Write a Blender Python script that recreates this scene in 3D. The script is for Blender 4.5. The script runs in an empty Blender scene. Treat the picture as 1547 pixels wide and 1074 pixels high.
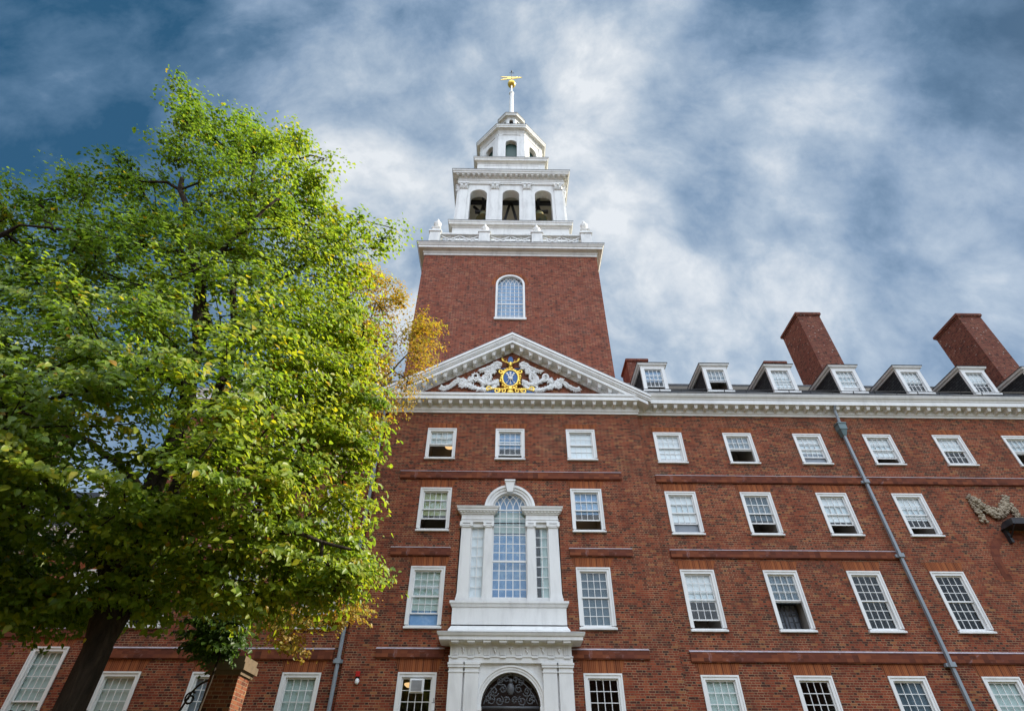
import bpy, bmesh, math, random
import numpy as np
from mathutils import Vector, Matrix

random.seed(7)
rng = np.random.default_rng(11)
S = bpy.context.scene
COL = S.collection
R = math.radians

# ------------------------------------------------------------------ camera
W0, H0, FPX = 1547.0, 1074.0, 804.7          # size of the photograph, focal length in its pixels
CAM = (-0.13, -20.0, 1.6)
PITCH, YAW, ROLL = R(40.45), R(0.635), R(0.227)
fwd = Vector((math.sin(YAW) * math.cos(PITCH), math.cos(YAW) * math.cos(PITCH), math.sin(PITCH)))
rgt = Vector((math.cos(YAW), -math.sin(YAW), 0))
upv = rgt.cross(fwd)
rgt, upv = rgt * math.cos(ROLL) + upv * math.sin(ROLL), upv * math.cos(ROLL) - rgt * math.sin(ROLL)
cd = bpy.data.cameras.new('camera')
cam = bpy.data.objects.new('camera', cd)
COL.objects.link(cam)
m3 = Matrix((rgt, upv, -fwd)).transposed()
cam.matrix_world = Matrix.Translation(CAM) @ m3.to_4x4()
cd.sensor_width = 36.0
cd.lens = FPX / W0 * 36.0
cd.clip_start, cd.clip_end = 0.1, 3000.0
S.camera = cam


def ray(px, py):
    return (fwd + rgt * ((px - W0 / 2) / FPX) + upv * ((H0 / 2 - py) / FPX)).normalized()


def at(px, py, Y):
    d = ray(px, py)
    t = (Y - CAM[1]) / d.y
    return Vector(CAM) + d * t


# ------------------------------------------------------------------ exposure, sun, sky
S.view_settings.view_transform = 'Standard'
S.view_settings.look = 'None'
S.view_settings.gamma = 1.0
S.view_settings.exposure = 1.0
SUN_AZ, SUN_EL = R(4), R(33)                 # azimuth measured from +X towards +Y
sun_dir = Vector((math.cos(SUN_EL) * math.cos(SUN_AZ), math.cos(SUN_EL) * math.sin(SUN_AZ), math.sin(SUN_EL)))
sl = bpy.data.lights.new('sun', 'SUN')
sl.energy, sl.angle, sl.color = 5.0, R(2.0), (1.0, 0.92, 0.76)
so = bpy.data.objects.new('sun', sl)
so.rotation_euler = (-sun_dir).to_track_quat('-Z', 'Y').to_euler()
so.location = sun_dir * 80
COL.objects.link(so)


class NT:
    """small helper for node trees"""
    def __init__(s, tree):
        s.t = tree
        s.n, s.l = tree.nodes, tree.links

    def new(s, typ, **kw):
        nd = s.n.new(typ)
        for k, v in kw.items():
            setattr(nd, k, v)
        return nd

    def put(s, sock, val):
        if hasattr(val, 'is_linked') or hasattr(val, 'links'):
            s.l.new(val, sock)
        else:
            sock.default_value = val

    def math(s, op, a, b=None, c=None, clamp=False):
        nd = s.new('ShaderNodeMath', operation=op, use_clamp=clamp)
        s.put(nd.inputs[0], a)
        if b is not None:
            s.put(nd.inputs[1], b)
        if c is not None:
            s.put(nd.inputs[2], c)
        return nd.outputs[0]

    def mix(s, fac, a, b, blend='MIX'):
        nd = s.new('ShaderNodeMix', data_type='RGBA', blend_type=blend)
        s.put(nd.inputs[0], fac)
        s.put(nd.inputs[6], a if not isinstance(a, tuple) else (*a[:3], 1))
        s.put(nd.inputs[7], b if not isinstance(b, tuple) else (*b[:3], 1))
        return nd.outputs[2]

    def noise(s, vec, scale, detail=4, rough=0.55, dist=0.0):
        nd = s.new('ShaderNodeTexNoise')
        if vec is not None:
            s.l.new(vec, nd.inputs['Vector'])
        nd.inputs['Scale'].default_value = scale
        nd.inputs['Detail'].default_value = detail
        nd.inputs['Roughness'].default_value = rough
        nd.inputs['Distortion'].default_value = dist
        return nd.outputs['Fac']

    def ramp(s, fac, stops, interp='LINEAR'):
        nd = s.new('ShaderNodeValToRGB')
        cr = nd.color_ramp
        cr.interpolation = interp
        while len(cr.elements) < len(stops):
            cr.elements.new(0.5)
        for e, (p, c) in zip(cr.elements, stops):
            e.position, e.color = p, (*c, 1)
        s.l.new(fac, nd.inputs[0])
        return nd.outputs[0]

    def comb(s, x, y, z):
        nd = s.new('ShaderNodeCombineXYZ')
        for i, v in enumerate((x, y, z)):
            s.put(nd.inputs[i], v)
        return nd.outputs[0]

    def sep(s, v):
        nd = s.new('ShaderNodeSeparateXYZ')
        s.l.new(v, nd.inputs[0])
        return nd.outputs[0], nd.outputs[1], nd.outputs[2]

    def rangemap(s, v, a, b, c=0.0, d=1.0, smooth=True):
        nd = s.new('ShaderNodeMapRange', interpolation_type='SMOOTHSTEP' if smooth else 'LINEAR')
        s.l.new(v, nd.inputs[0])
        for i, q in enumerate((a, b, c, d)):
            nd.inputs[i + 1].default_value = q
        return nd.outputs[0]


wd = bpy.data.worlds.new('World')
S.world = wd
wd.use_nodes = True
wd.node_tree.nodes.clear()
n = NT(wd.node_tree)
tc = n.new('ShaderNodeTexCoord')
D = tc.outputs['Generated']
dx, dy, dz = n.sep(D)
sky = n.new('ShaderNodeTexSky', sky_type='NISHITA', sun_disc=False)
sky.sun_elevation = SUN_EL
sky.sun_rotation = R(90) - SUN_AZ
# soft banks of cloud: noise on the view direction, drawn out along a slanting axis
mpv = n.new('ShaderNodeMapping')
n.l.new(D, mpv.inputs[0])
mpv.inputs['Rotation'].default_value = (0.3, 0.5, 0.4)
mpv.inputs['Scale'].default_value = (1.0, 1.45, 0.8)
warp = n.new('ShaderNodeTexNoise')
n.l.new(mpv.outputs[0], warp.inputs['Vector'])
warp.inputs['Scale'].default_value = 2.2
warp.inputs['Detail'].default_value = 3
wv = n.new('ShaderNodeVectorMath', operation='SCALE')
wsub = n.new('ShaderNodeVectorMath', operation='SUBTRACT')
n.l.new(warp.outputs['Color'], wsub.inputs[0])
wsub.inputs[1].default_value = (0.5, 0.5, 0.5)
n.l.new(wsub.outputs[0], wv.inputs[0])
wv.inputs['Scale'].default_value = 0.16
pw = n.new('ShaderNodeVectorMath', operation='ADD')
n.l.new(mpv.outputs[0], pw.inputs[0])
n.l.new(wv.outputs[0], pw.inputs[1])
big = n.noise(pw.outputs[0], 3.4, 3, 0.5)
mid = n.noise(pw.outputs[0], 7.0, 9, 0.60)
puff = n.math('ABSOLUTE', n.math('SUBTRACT', n.noise(pw.outputs[0], 5.2, 8, 0.62), 0.5))
fine = n.noise(pw.outputs[0], 16.0, 6, 0.6)
val = n.math('ADD', n.math('MULTIPLY', big, 0.90), n.math('MULTIPLY', mid, 1.15))
val = n.math('ADD', val, n.math('MULTIPLY', puff, 0.95))
val = n.math('ADD', val, n.math('MULTIPLY', fine, 0.32))
val = n.math('ADD', n.math('MULTIPLY', n.math('SUBTRACT', val, 1.362), 0.80), 0.51)


def blob(px, py, k, amp):
    global val
    d = n.new('ShaderNodeVectorMath', operation='DOT_PRODUCT')
    n.l.new(D, d.inputs[0])
    d.inputs[1].default_value = ray(px, py)
    p = n.math('POWER', n.math('MAXIMUM', d.outputs['Value'], 0.0), float(k))
    val = n.math('ADD', val, n.math('MULTIPLY', p, amp))


# the brighter and darker banks of the overcast
blob(620, 260, 16, 0.21)
blob(850, 260, 22, 0.22)
blob(560, 360, 40, 0.22)
blob(930, 20, 90, 0.34)
blob(460, 60, 90, 0.22)
blob(1210, 140, 170, 0.34)
blob(1290, 100, 200, 0.22)
blob(1140, 480, 26, 0.40)
blob(1440, 210, 60, 0.10)
blob(960, 270, 120, 0.16)
blob(1547, 470, 60, 0.22)
blob(40, 40, 9, -0.36)
blob(1547, 0, 11, -0.36)
blob(1330, 330, 60, -0.06)
blob(1060, 300, 160, -0.12)
blob(1090, 30, 90, 0.10)
blob(780, 40, 120, 0.06)
blob(250, 330, 40, -0.10)
cloud = n.ramp(val, [(0.0, (0.022, 0.098, 0.195)), (0.25, (0.100, 0.198, 0.325)), (0.48, (0.25, 0.36, 0.51)),
                     (0.70, (0.44, 0.54, 0.66)), (0.95, (0.76, 0.81, 0.86)), (1.0, (0.84, 0.88, 0.92))])
# the half of the sky behind the camera is open and bright
# the open half of the sky is brightest high up behind the camera
lift = n.math('SUBTRACT', n.math('MULTIPLY', dz, 0.72), n.math('MULTIPLY', dy, 0.69))
lift = n.math('ADD', lift, n.math('MULTIPLY', dx, 0.06))
back = n.rangemap(lift, 0.55, 0.98, 0.0, 1.0)
back = n.math('MAXIMUM', back, n.rangemap(dy, 0.0, -0.6, 0.0, 0.16))
bright = n.mix(n.math('MULTIPLY', fine, 0.6), (3.2, 3.45, 3.8), (1.7, 2.1, 2.65))
col = n.mix(back, cloud, bright)
low = n.rangemap(dz, 0.0, -0.08, 0.0, 1.0)
col = n.mix(low, col, (0.10, 0.11, 0.10))
scl = n.mix(1.0, col, (5.0, 5.0, 5.0), 'MULTIPLY')
colm = n.mix(0.93, sky.outputs[0], scl)
bg = n.new('ShaderNodeBackground')
bg.inputs['Strength'].default_value = 0.1
n.l.new(colm, bg.inputs['Color'])
wo = n.new('ShaderNodeOutputWorld')
n.l.new(bg.outputs[0], wo.inputs[0])

# ------------------------------------------------------------------ materials
MATS = {}


def material(name):
    m = bpy.data.materials.new(name)
    m.use_nodes = True
    m.node_tree.nodes.clear()
    MATS[name] = m
    k = NT(m.node_tree)
    out = k.new('ShaderNodeOutputMaterial')
    return m, k, out


def principled(k, out, base, rough=0.6, metal=0.0, spec=0.5, bump=None, bdist=0.01, bstr=0.5):
    p = k.new('ShaderNodeBsdfPrincipled')
    k.put(p.inputs['Base Color'], base if not isinstance(base, tuple) else (*base[:3], 1))
    k.put(p.inputs['Roughness'], rough)
    p.inputs['Metallic'].default_value = metal
    p.inputs['Specular IOR Level'].default_value = spec
    if bump is not None:
        b = k.new('ShaderNodeBump')
        b.inputs['Distance'].default_value = bdist
        b.inputs['Strength'].default_value = bstr
        k.l.new(bump, b.inputs['Height'])
        k.l.new(b.outputs[0], p.inputs['Normal'])
    k.l.new(p.outputs[0], out.inputs[0])
    return p


def face_uv(k):
    """u along the wall, z up: picks x or y from the face normal, so brick wraps round corners"""
    t = k.new('ShaderNodeTexCoord')
    x, y, z = k.sep(t.outputs['Object'])
    g = k.new('ShaderNodeNewGeometry')
    nx, ny, nz = k.sep(g.outputs['True Normal'])
    side = k.math('GREATER_THAN', k.math('ABSOLUTE', nx), k.math('ABSOLUTE', ny))
    u = k.math('ADD', k.math('MULTIPLY', y, side), k.math('MULTIPLY', x, k.math('SUBTRACT', 1.0, side)))
    return u, z, t.outputs['Object']


def brick_mat(name, cols, mortar, tint=1.0, course=0.072, period=0.325, stain=0.35, spots=0.0):
    m, k, out = material(name)
    u, z, obj3 = face_uv(k)
    rowf = k.math('DIVIDE', z, course)
    row = k.math('FLOOR', rowf)
    fv = k.math('FRACT', rowf)
    off = k.math('MULTIPLY', k.math('MODULO', k.math('ABSOLUTE', row), 2.0), 0.5)
    jit = k.noise(k.comb(0.0, 0.0, k.math('MULTIPLY', row, 7.31)), 1.0, 0)
    uu = k.math('ADD', k.math('ADD', k.math('DIVIDE', u, period), off), k.math('MULTIPLY', jit, 0.08))
    cell = k.math('FLOOR', uu)
    fu = k.math('FRACT', uu)
    head = k.math('GREATER_THAN', fu, 0.664)
    mu = 0.011 / period
    d1 = k.math('LESS_THAN', k.math('MINIMUM', fu, k.math('SUBTRACT', 1.0, fu)), mu * 0.55)
    d2 = k.math('LESS_THAN', k.math('ABSOLUTE', k.math('SUBTRACT', fu, 0.664)), mu * 0.55)
    d3 = k.math('LESS_THAN', fv, 0.013 / course)
    mort = k.math('MAXIMUM', k.math('MAXIMUM', d1, d2), d3)
    wn = k.new('ShaderNodeTexWhiteNoise', noise_dimensions='3D')
    k.l.new(k.comb(k.math('ADD', k.math('MULTIPLY', cell, 2.0), head), row, 3.7), wn.inputs['Vector'])
    rnd = wn.outputs['Value']
    rnd2 = k.math('SUBTRACT', k.math('ADD', rnd, 0.0), k.math('MULTIPLY', head, 0.14))
    c = k.ramp(rnd2, [(0.0, cols[0]), (0.13, cols[1]), (0.5, cols[2]), (0.85, cols[3]), (1.0, cols[4])])
    big = k.noise(obj3, 0.42, 5, 0.6)
    c = k.mix(k.rangemap(big, 0.45, 0.72, 0.0, stain), c, (0.055, 0.022, 0.016))
    bl = k.noise(obj3, 0.9, 4, 0.65, 0.6)
    c = k.mix(k.rangemap(bl, 0.60, 0.80, 0.0, 0.30), c, (0.34, 0.17, 0.12))
    mps = k.new('ShaderNodeMapping')
    k.l.new(obj3, mps.inputs[0])
    mps.inputs['Scale'].default_value = (1.0, 1.0, 0.11)
    st_ = k.noise(mps.outputs[0], 2.4, 6, 0.65, 0.3)
    c = k.mix(k.rangemap(st_, 0.52, 0.74, 0.0, 0.5), c, (0.06, 0.024, 0.017))
    c = k.mix(k.rangemap(k.noise(mps.outputs[0], 3.7, 5, 0.7), 0.62, 0.8, 0.0, 0.28), c, (0.42, 0.30, 0.24))
    mn = k.noise(obj3, 1.6, 3, 0.6)
    mc = k.mix(k.rangemap(mn, 0.35, 0.68), tuple(q * 0.45 for q in mortar), mortar)
    c = k.mix(k.math('MULTIPLY', mort, 0.82), c, mc)
    if spots > 0:
        v = k.new('ShaderNodeTexVoronoi')
        k.l.new(obj3, v.inputs['Vector'])
        v.inputs['Scale'].default_value = 3.2
        c = k.mix(k.math('MULTIPLY', k.math('LESS_THAN', v.outputs['Distance'], 0.13), spots), c, (0.55, 0.48, 0.42))
    h = k.math('SUBTRACT', k.math('MULTIPLY', k.noise(obj3, 40, 2), 0.3), mort)
    principled(k, out, c, 0.85, 0, 0.25, h, 0.01, 0.6)
    return m


BRK = [(0.048, 0.017, 0.013), (0.120, 0.026, 0.015), (0.190, 0.038, 0.019), (0.262, 0.060, 0.027), (0.290, 0.120, 0.047)]
brick_mat('brick', BRK, (0.42, 0.29, 0.17))
brick_mat('tower_brick', [(0.065, 0.022, 0.016), (0.165, 0.040, 0.022), (0.235, 0.053, 0.029), (0.295, 0.076, 0.038), (0.34, 0.14, 0.07)],
          (0.36, 0.25, 0.19), stain=0.12)
brick_mat('chimney_brick', [(0.05, 0.02, 0.016), (0.12, 0.036, 0.026), (0.165, 0.046, 0.032), (0.20, 0.06, 0.038), (0.25, 0.10, 0.06)],
          (0.30, 0.17, 0.11), stain=0.12, spots=0.5)
brick_mat('pier_brick', [(0.05, 0.019, 0.012), (0.10, 0.03, 0.016), (0.15, 0.045, 0.022), (0.19, 0.068, 0.03), (0.27, 0.14, 0.05)],
          (0.30, 0.22, 0.14))

# rubbed orange brick of the flat arches: narrow upright voussoirs
m, k, out = material('arch_brick')
u, z, o3 = face_uv(k)
uu = k.math('DIVIDE', u, 0.062)
wn = k.new('ShaderNodeTexWhiteNoise', noise_dimensions='2D')
k.l.new(k.comb(k.math('FLOOR', uu), k.math('FLOOR', k.math('DIVIDE', z, 3.0)), 0), wn.inputs['Vector'])
c = k.ramp(wn.outputs['Value'], [(0, (0.12, 0.032, 0.014)), (0.5, (0.215, 0.058, 0.021)), (1, (0.30, 0.092, 0.031))])
c = k.mix(k.rangemap(k.noise(o3, 1.3, 4), 0.45, 0.75, 0, 0.5), c, (0.11, 0.035, 0.02))
mj = k.math('LESS_THAN', k.math('FRACT', uu), 0.2)
c = k.mix(k.math('MULTIPLY', mj, 0.45), c, (0.42, 0.2, 0.1))
principled(k, out, c, 0.85, 0, 0.2)

# string courses: soft orange brick laid on edge, streaked
m, k, out = material('string_brick')
u, z, o3 = face_uv(k)
uu = k.math('DIVIDE', u, 0.21)
wn = k.new('ShaderNodeTexWhiteNoise', noise_dimensions='2D')
k.l.new(k.comb(k.math('FLOOR', uu), k.math('FLOOR', k.math('DIVIDE', z, 0.105)), 0), wn.inputs['Vector'])
c = k.ramp(wn.outputs['Value'], [(0, (0.085, 0.027, 0.016)), (0.5, (0.155, 0.045, 0.023)), (1, (0.22, 0.068, 0.031))])
c = k.mix(k.rangemap(k.noise(o3, 0.8, 5, 0.65, 0.4), 0.42, 0.7, 0, 0.75), c, (0.13, 0.04, 0.028))
c = k.mix(k.rangemap(k.noise(o3, 2.3, 5, 0.7, 1.0), 0.58, 0.78, 0, 0.55), c, (0.40, 0.27, 0.28))
principled(k, out, c, 0.85, 0, 0.2, k.noise(o3, 30, 3), 0.01, 0.4)


def paint(name, base, dirt, amt=0.35, rough=0.55, streak=True):
    m, k, out = material(name)
    t = k.new('ShaderNodeTexCoord')
    o = t.outputs['Object']
    mp = k.new('ShaderNodeMapping')
    k.l.new(o, mp.inputs[0])
    mp.inputs['Scale'].default_value = (1.0, 1.0, 0.22) if streak else (1, 1, 1)
    f = k.noise(mp.outputs[0], 2.6, 6, 0.68, 0.4)
    f2 = k.noise(o, 0.5, 4, 0.6)
    c = k.mix(k.rangemap(f, 0.42, 0.76, 0, amt), base, dirt)
    c = k.mix(k.rangemap(f2, 0.45, 0.75, 0, amt * 0.6), c, dirt)
    principled(k, out, c, rough, 0, 0.35, k.noise(o, 22, 4), 0.004, 0.35)
    return m


paint('white_paint', (0.76, 0.765, 0.76), (0.44, 0.44, 0.44), 0.42)
paint('tower_white', (0.75, 0.75, 0.735), (0.40, 0.40, 0.40), 0.5)
paint('cream_paint', (0.78, 0.72, 0.60), (0.46, 0.40, 0.30), 0.4)
paint('lead', (0.17, 0.18, 0.195), (0.09, 0.095, 0.10), 0.6, 0.5)
paint('lead_cap', (0.50, 0.46, 0.52), (0.30, 0.20, 0.22), 0.8, 0.7, False)
paint('pipe_grey', (0.26, 0.30, 0.34), (0.16, 0.19, 0.21), 0.5, 0.45)
paint('copper_green', (0.14, 0.21, 0.23), (0.06, 0.08, 0.09), 0.6, 0.5)
paint('black_iron', (0.016, 0.017, 0.020), (0.035, 0.035, 0.04), 0.5, 0.4)
paint('grille_iron', (0.085, 0.09, 0.10), (0.03, 0.03, 0.034), 0.5, 0.3)
paint('dark_timber', (0.030, 0.030, 0.034), (0.06, 0.055, 0.05), 0.5, 0.6)
paint('dark_wood', (0.030, 0.013, 0.009), (0.012, 0.008, 0.007), 0.5, 0.5)
paint('louvre_green', (0.016, 0.060, 0.048), (0.012, 0.03, 0.027), 0.5, 0.5)
paint('room_dark', (0.36, 0.33, 0.30), (0.26, 0.235, 0.21), 0.5, 0.9, False)
paint('room_unlit', (0.075, 0.075, 0.065), (0.03, 0.04, 0.025), 0.6, 0.9, False)  # darker, greenish copy: gloom of the blindless windows painted into the room
paint('blind_white', (0.82, 0.84, 0.85), (0.68, 0.72, 0.74), 0.5, 0.9)
paint('blind_grey', (0.25, 0.28, 0.32), (0.16, 0.18, 0.22), 0.5, 0.9)
paint('blind_green', (0.42, 0.46, 0.27), (0.28, 0.33, 0.2), 0.6, 0.9)
paint('blind_pale', (0.50, 0.60, 0.57), (0.32, 0.42, 0.40), 0.7, 0.9)
paint('blind_blue_reflection', (0.17, 0.32, 0.54), (0.46, 0.58, 0.70), 0.85, 0.9, False)  # blue with paler patches: uneven sky reflection painted into the blind colour
paint('blind_teal', (0.085, 0.125, 0.155), (0.06, 0.085, 0.11), 0.6, 0.9)
paint('stone', (0.36, 0.30, 0.22), (0.12, 0.09, 0.07), 0.8, 0.9, False)
paint('cap_stone', (0.12, 0.085, 0.052), (0.06, 0.048, 0.036), 0.8, 0.9, False)
paint('shield_blue', (0.018, 0.095, 0.30), (0.010, 0.05, 0.18), 0.4, 0.4)
paint('red_plastic', (0.45, 0.018, 0.018), (0.3, 0.01, 0.01), 0.3, 0.35)
paint('ac_grey', (0.30, 0.31, 0.33), (0.18, 0.18, 0.2), 0.5, 0.5)

m, k, out = material('gold')
t = k.new('ShaderNodeTexCoord')
c = k.mix(k.rangemap(k.noise(t.outputs['Object'], 5, 4), 0.4, 0.75, 0, 0.6), (0.95, 0.66, 0.13), (0.55, 0.33, 0.06))
principled(k, out, c, 0.38, 0.75, 0.5)

m, k, out = material('bell_bronze')
t = k.new('ShaderNodeTexCoord')
c = k.mix(k.rangemap(k.noise(t.outputs['Object'], 3, 4), 0.4, 0.7), (0.30, 0.24, 0.10), (0.16, 0.22, 0.17))
principled(k, out, c, 0.45, 0.5, 0.5)

m, k, out = material('slate')
u, z, o3 = face_uv(k)
bt = k.new('ShaderNodeTexBrick')
k.l.new(k.comb(u, z, 0), bt.inputs['Vector'])
bt.inputs['Scale'].default_value = 1
bt.inputs['Brick Width'].default_value = 0.26
bt.inputs['Row Height'].default_value = 0.13
bt.inputs['Mortar Size'].default_value = 0.012
bt.inputs['Color1'].default_value = (0.050, 0.052, 0.055, 1)
bt.inputs['Color2'].default_value = (0.026, 0.027, 0.031, 1)
bt.inputs['Mortar'].default_value = (0.012, 0.012, 0.013, 1)
c = k.mix(k.rangemap(k.noise(o3, 1.2, 5, 0.6), 0.5, 0.75, 0, 0.6), bt.outputs['Color'], (0.065, 0.055, 0.04))
principled(k, out, c, 0.9, 0, 0.12, bt.outputs['Fac'], 0.015, -0.7)

# window glass: clear sheet with a mirror coat that strengthens at grazing angles
m, k, out = material('glass')
tr = k.new('ShaderNodeBsdfTransparent')
tr.inputs[0].default_value = (0.95, 0.97, 0.975, 1)
gl = k.new('ShaderNodeBsdfGlossy')
gl.inputs['Roughness'].default_value = 0.015
gl.inputs['Color'].default_value = (0.90, 0.95, 1.0, 1)
g = k.new('ShaderNodeNewGeometry')
dt = k.new('ShaderNodeVectorMath', operation='DOT_PRODUCT')
k.l.new(g.outputs['Normal'], dt.inputs[0])
k.l.new(g.outputs['Incoming'], dt.inputs[1])
f = k.math('SUBTRACT', 1.0, k.math('ABSOLUTE', dt.outputs['Value']))
f = k.math('ADD', k.math('MULTIPLY', k.math('POWER', f, 5.0), 0.8), 0.02, clamp=True)
ms = k.new('ShaderNodeMixShader')
k.l.new(f, ms.inputs[0])
k.l.new(tr.outputs[0], ms.inputs[1])
k.l.new(gl.outputs[0], ms.inputs[2])
k.l.new(ms.outputs[0], out.inputs[0])


def emit(name, col, s):
    m, k, out = material(name)
    e = k.new('ShaderNodeEmission')
    e.inputs[0].default_value = (*col, 1)
    e.inputs[1].default_value = s
    k.l.new(e.outputs[0], out.inputs[0])


emit('lamp_glow', (1.0, 0.62, 0.28), 0.55)

m, k, out = material('bark')
t = k.new('ShaderNodeTexCoord')
mp = k.new('ShaderNodeMapping')
k.l.new(t.outputs['Object'], mp.inputs[0])
mp.inputs['Scale'].default_value = (1, 1, 0.16)
nf = k.noise(mp.outputs[0], 9, 6, 0.65, 0.5)
c = k.ramp(nf, [(0.3, (0.010, 0.008, 0.006)), (0.55, (0.032, 0.024, 0.018)), (0.8, (0.075, 0.056, 0.038))])
principled(k, out, c, 0.9, 0, 0.2, nf, 0.06, 1.0)


def leaf_mat(name, stops, trans):
    m, k, out = material(name)
    a = k.new('ShaderNodeAttribute', attribute_name='tone')
    c = k.ramp(a.outputs['Fac'], stops)
    tcol = k.mix(1.0, c, trans, 'MULTIPLY')
    p = k.new('ShaderNodeBsdfPrincipled')
    k.l.new(c, p.inputs['Base Color'])
    p.inputs['Roughness'].default_value = 0.42
    p.inputs['Specular IOR Level'].default_value = 0.35
    t = k.new('ShaderNodeBsdfTranslucent')
    k.l.new(tcol, t.inputs[0])
    ad = k.new('ShaderNodeMixShader')
    ad.inputs[0].default_value = 0.45
    k.l.new(p.outputs[0], ad.inputs[1])
    k.l.new(t.outputs[0], ad.inputs[2])
    k.l.new(ad.outputs[0], out.inputs[0])


leaf_mat('leaf_green', [(0.0, (0.030, 0.062, 0.012)), (0.35, (0.092, 0.155, 0.018)), (0.62, (0.180, 0.232, 0.022)),
                        (0.82, (0.28, 0.26, 0.018)), (1.0, (0.28, 0.15, 0.012))], (2.3, 2.3, 1.2))
leaf_mat('leaf_gold', [(0.0, (0.13, 0.16, 0.022)), (0.35, (0.25, 0.21, 0.024)), (0.7, (0.30, 0.185, 0.024)), (1.0, (0.25, 0.11, 0.02))],
         (1.9, 1.8, 1.0))

m, k, out = material('lawn')
t = k.new('ShaderNodeTexCoord')
nf = k.noise(t.outputs['Object'], 1.5, 8, 0.7)
c = k.ramp(nf, [(0.3, (0.045, 0.042, 0.018)), (0.7, (0.10, 0.095, 0.04))])
principled(k, out, c, 0.95, 0, 0.1, nf, 0.05, 0.6)
m, k, out = material('paving')
t = k.new('ShaderNodeTexCoord')
nf = k.noise(t.outputs['Object'], 4, 8, 0.7)
c = k.ramp(nf, [(0.3, (0.12, 0.10, 0.085)), (0.7, (0.24, 0.2, 0.17))])
principled(k, out, c, 0.9, 0, 0.2, nf, 0.01, 0.5)


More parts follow.
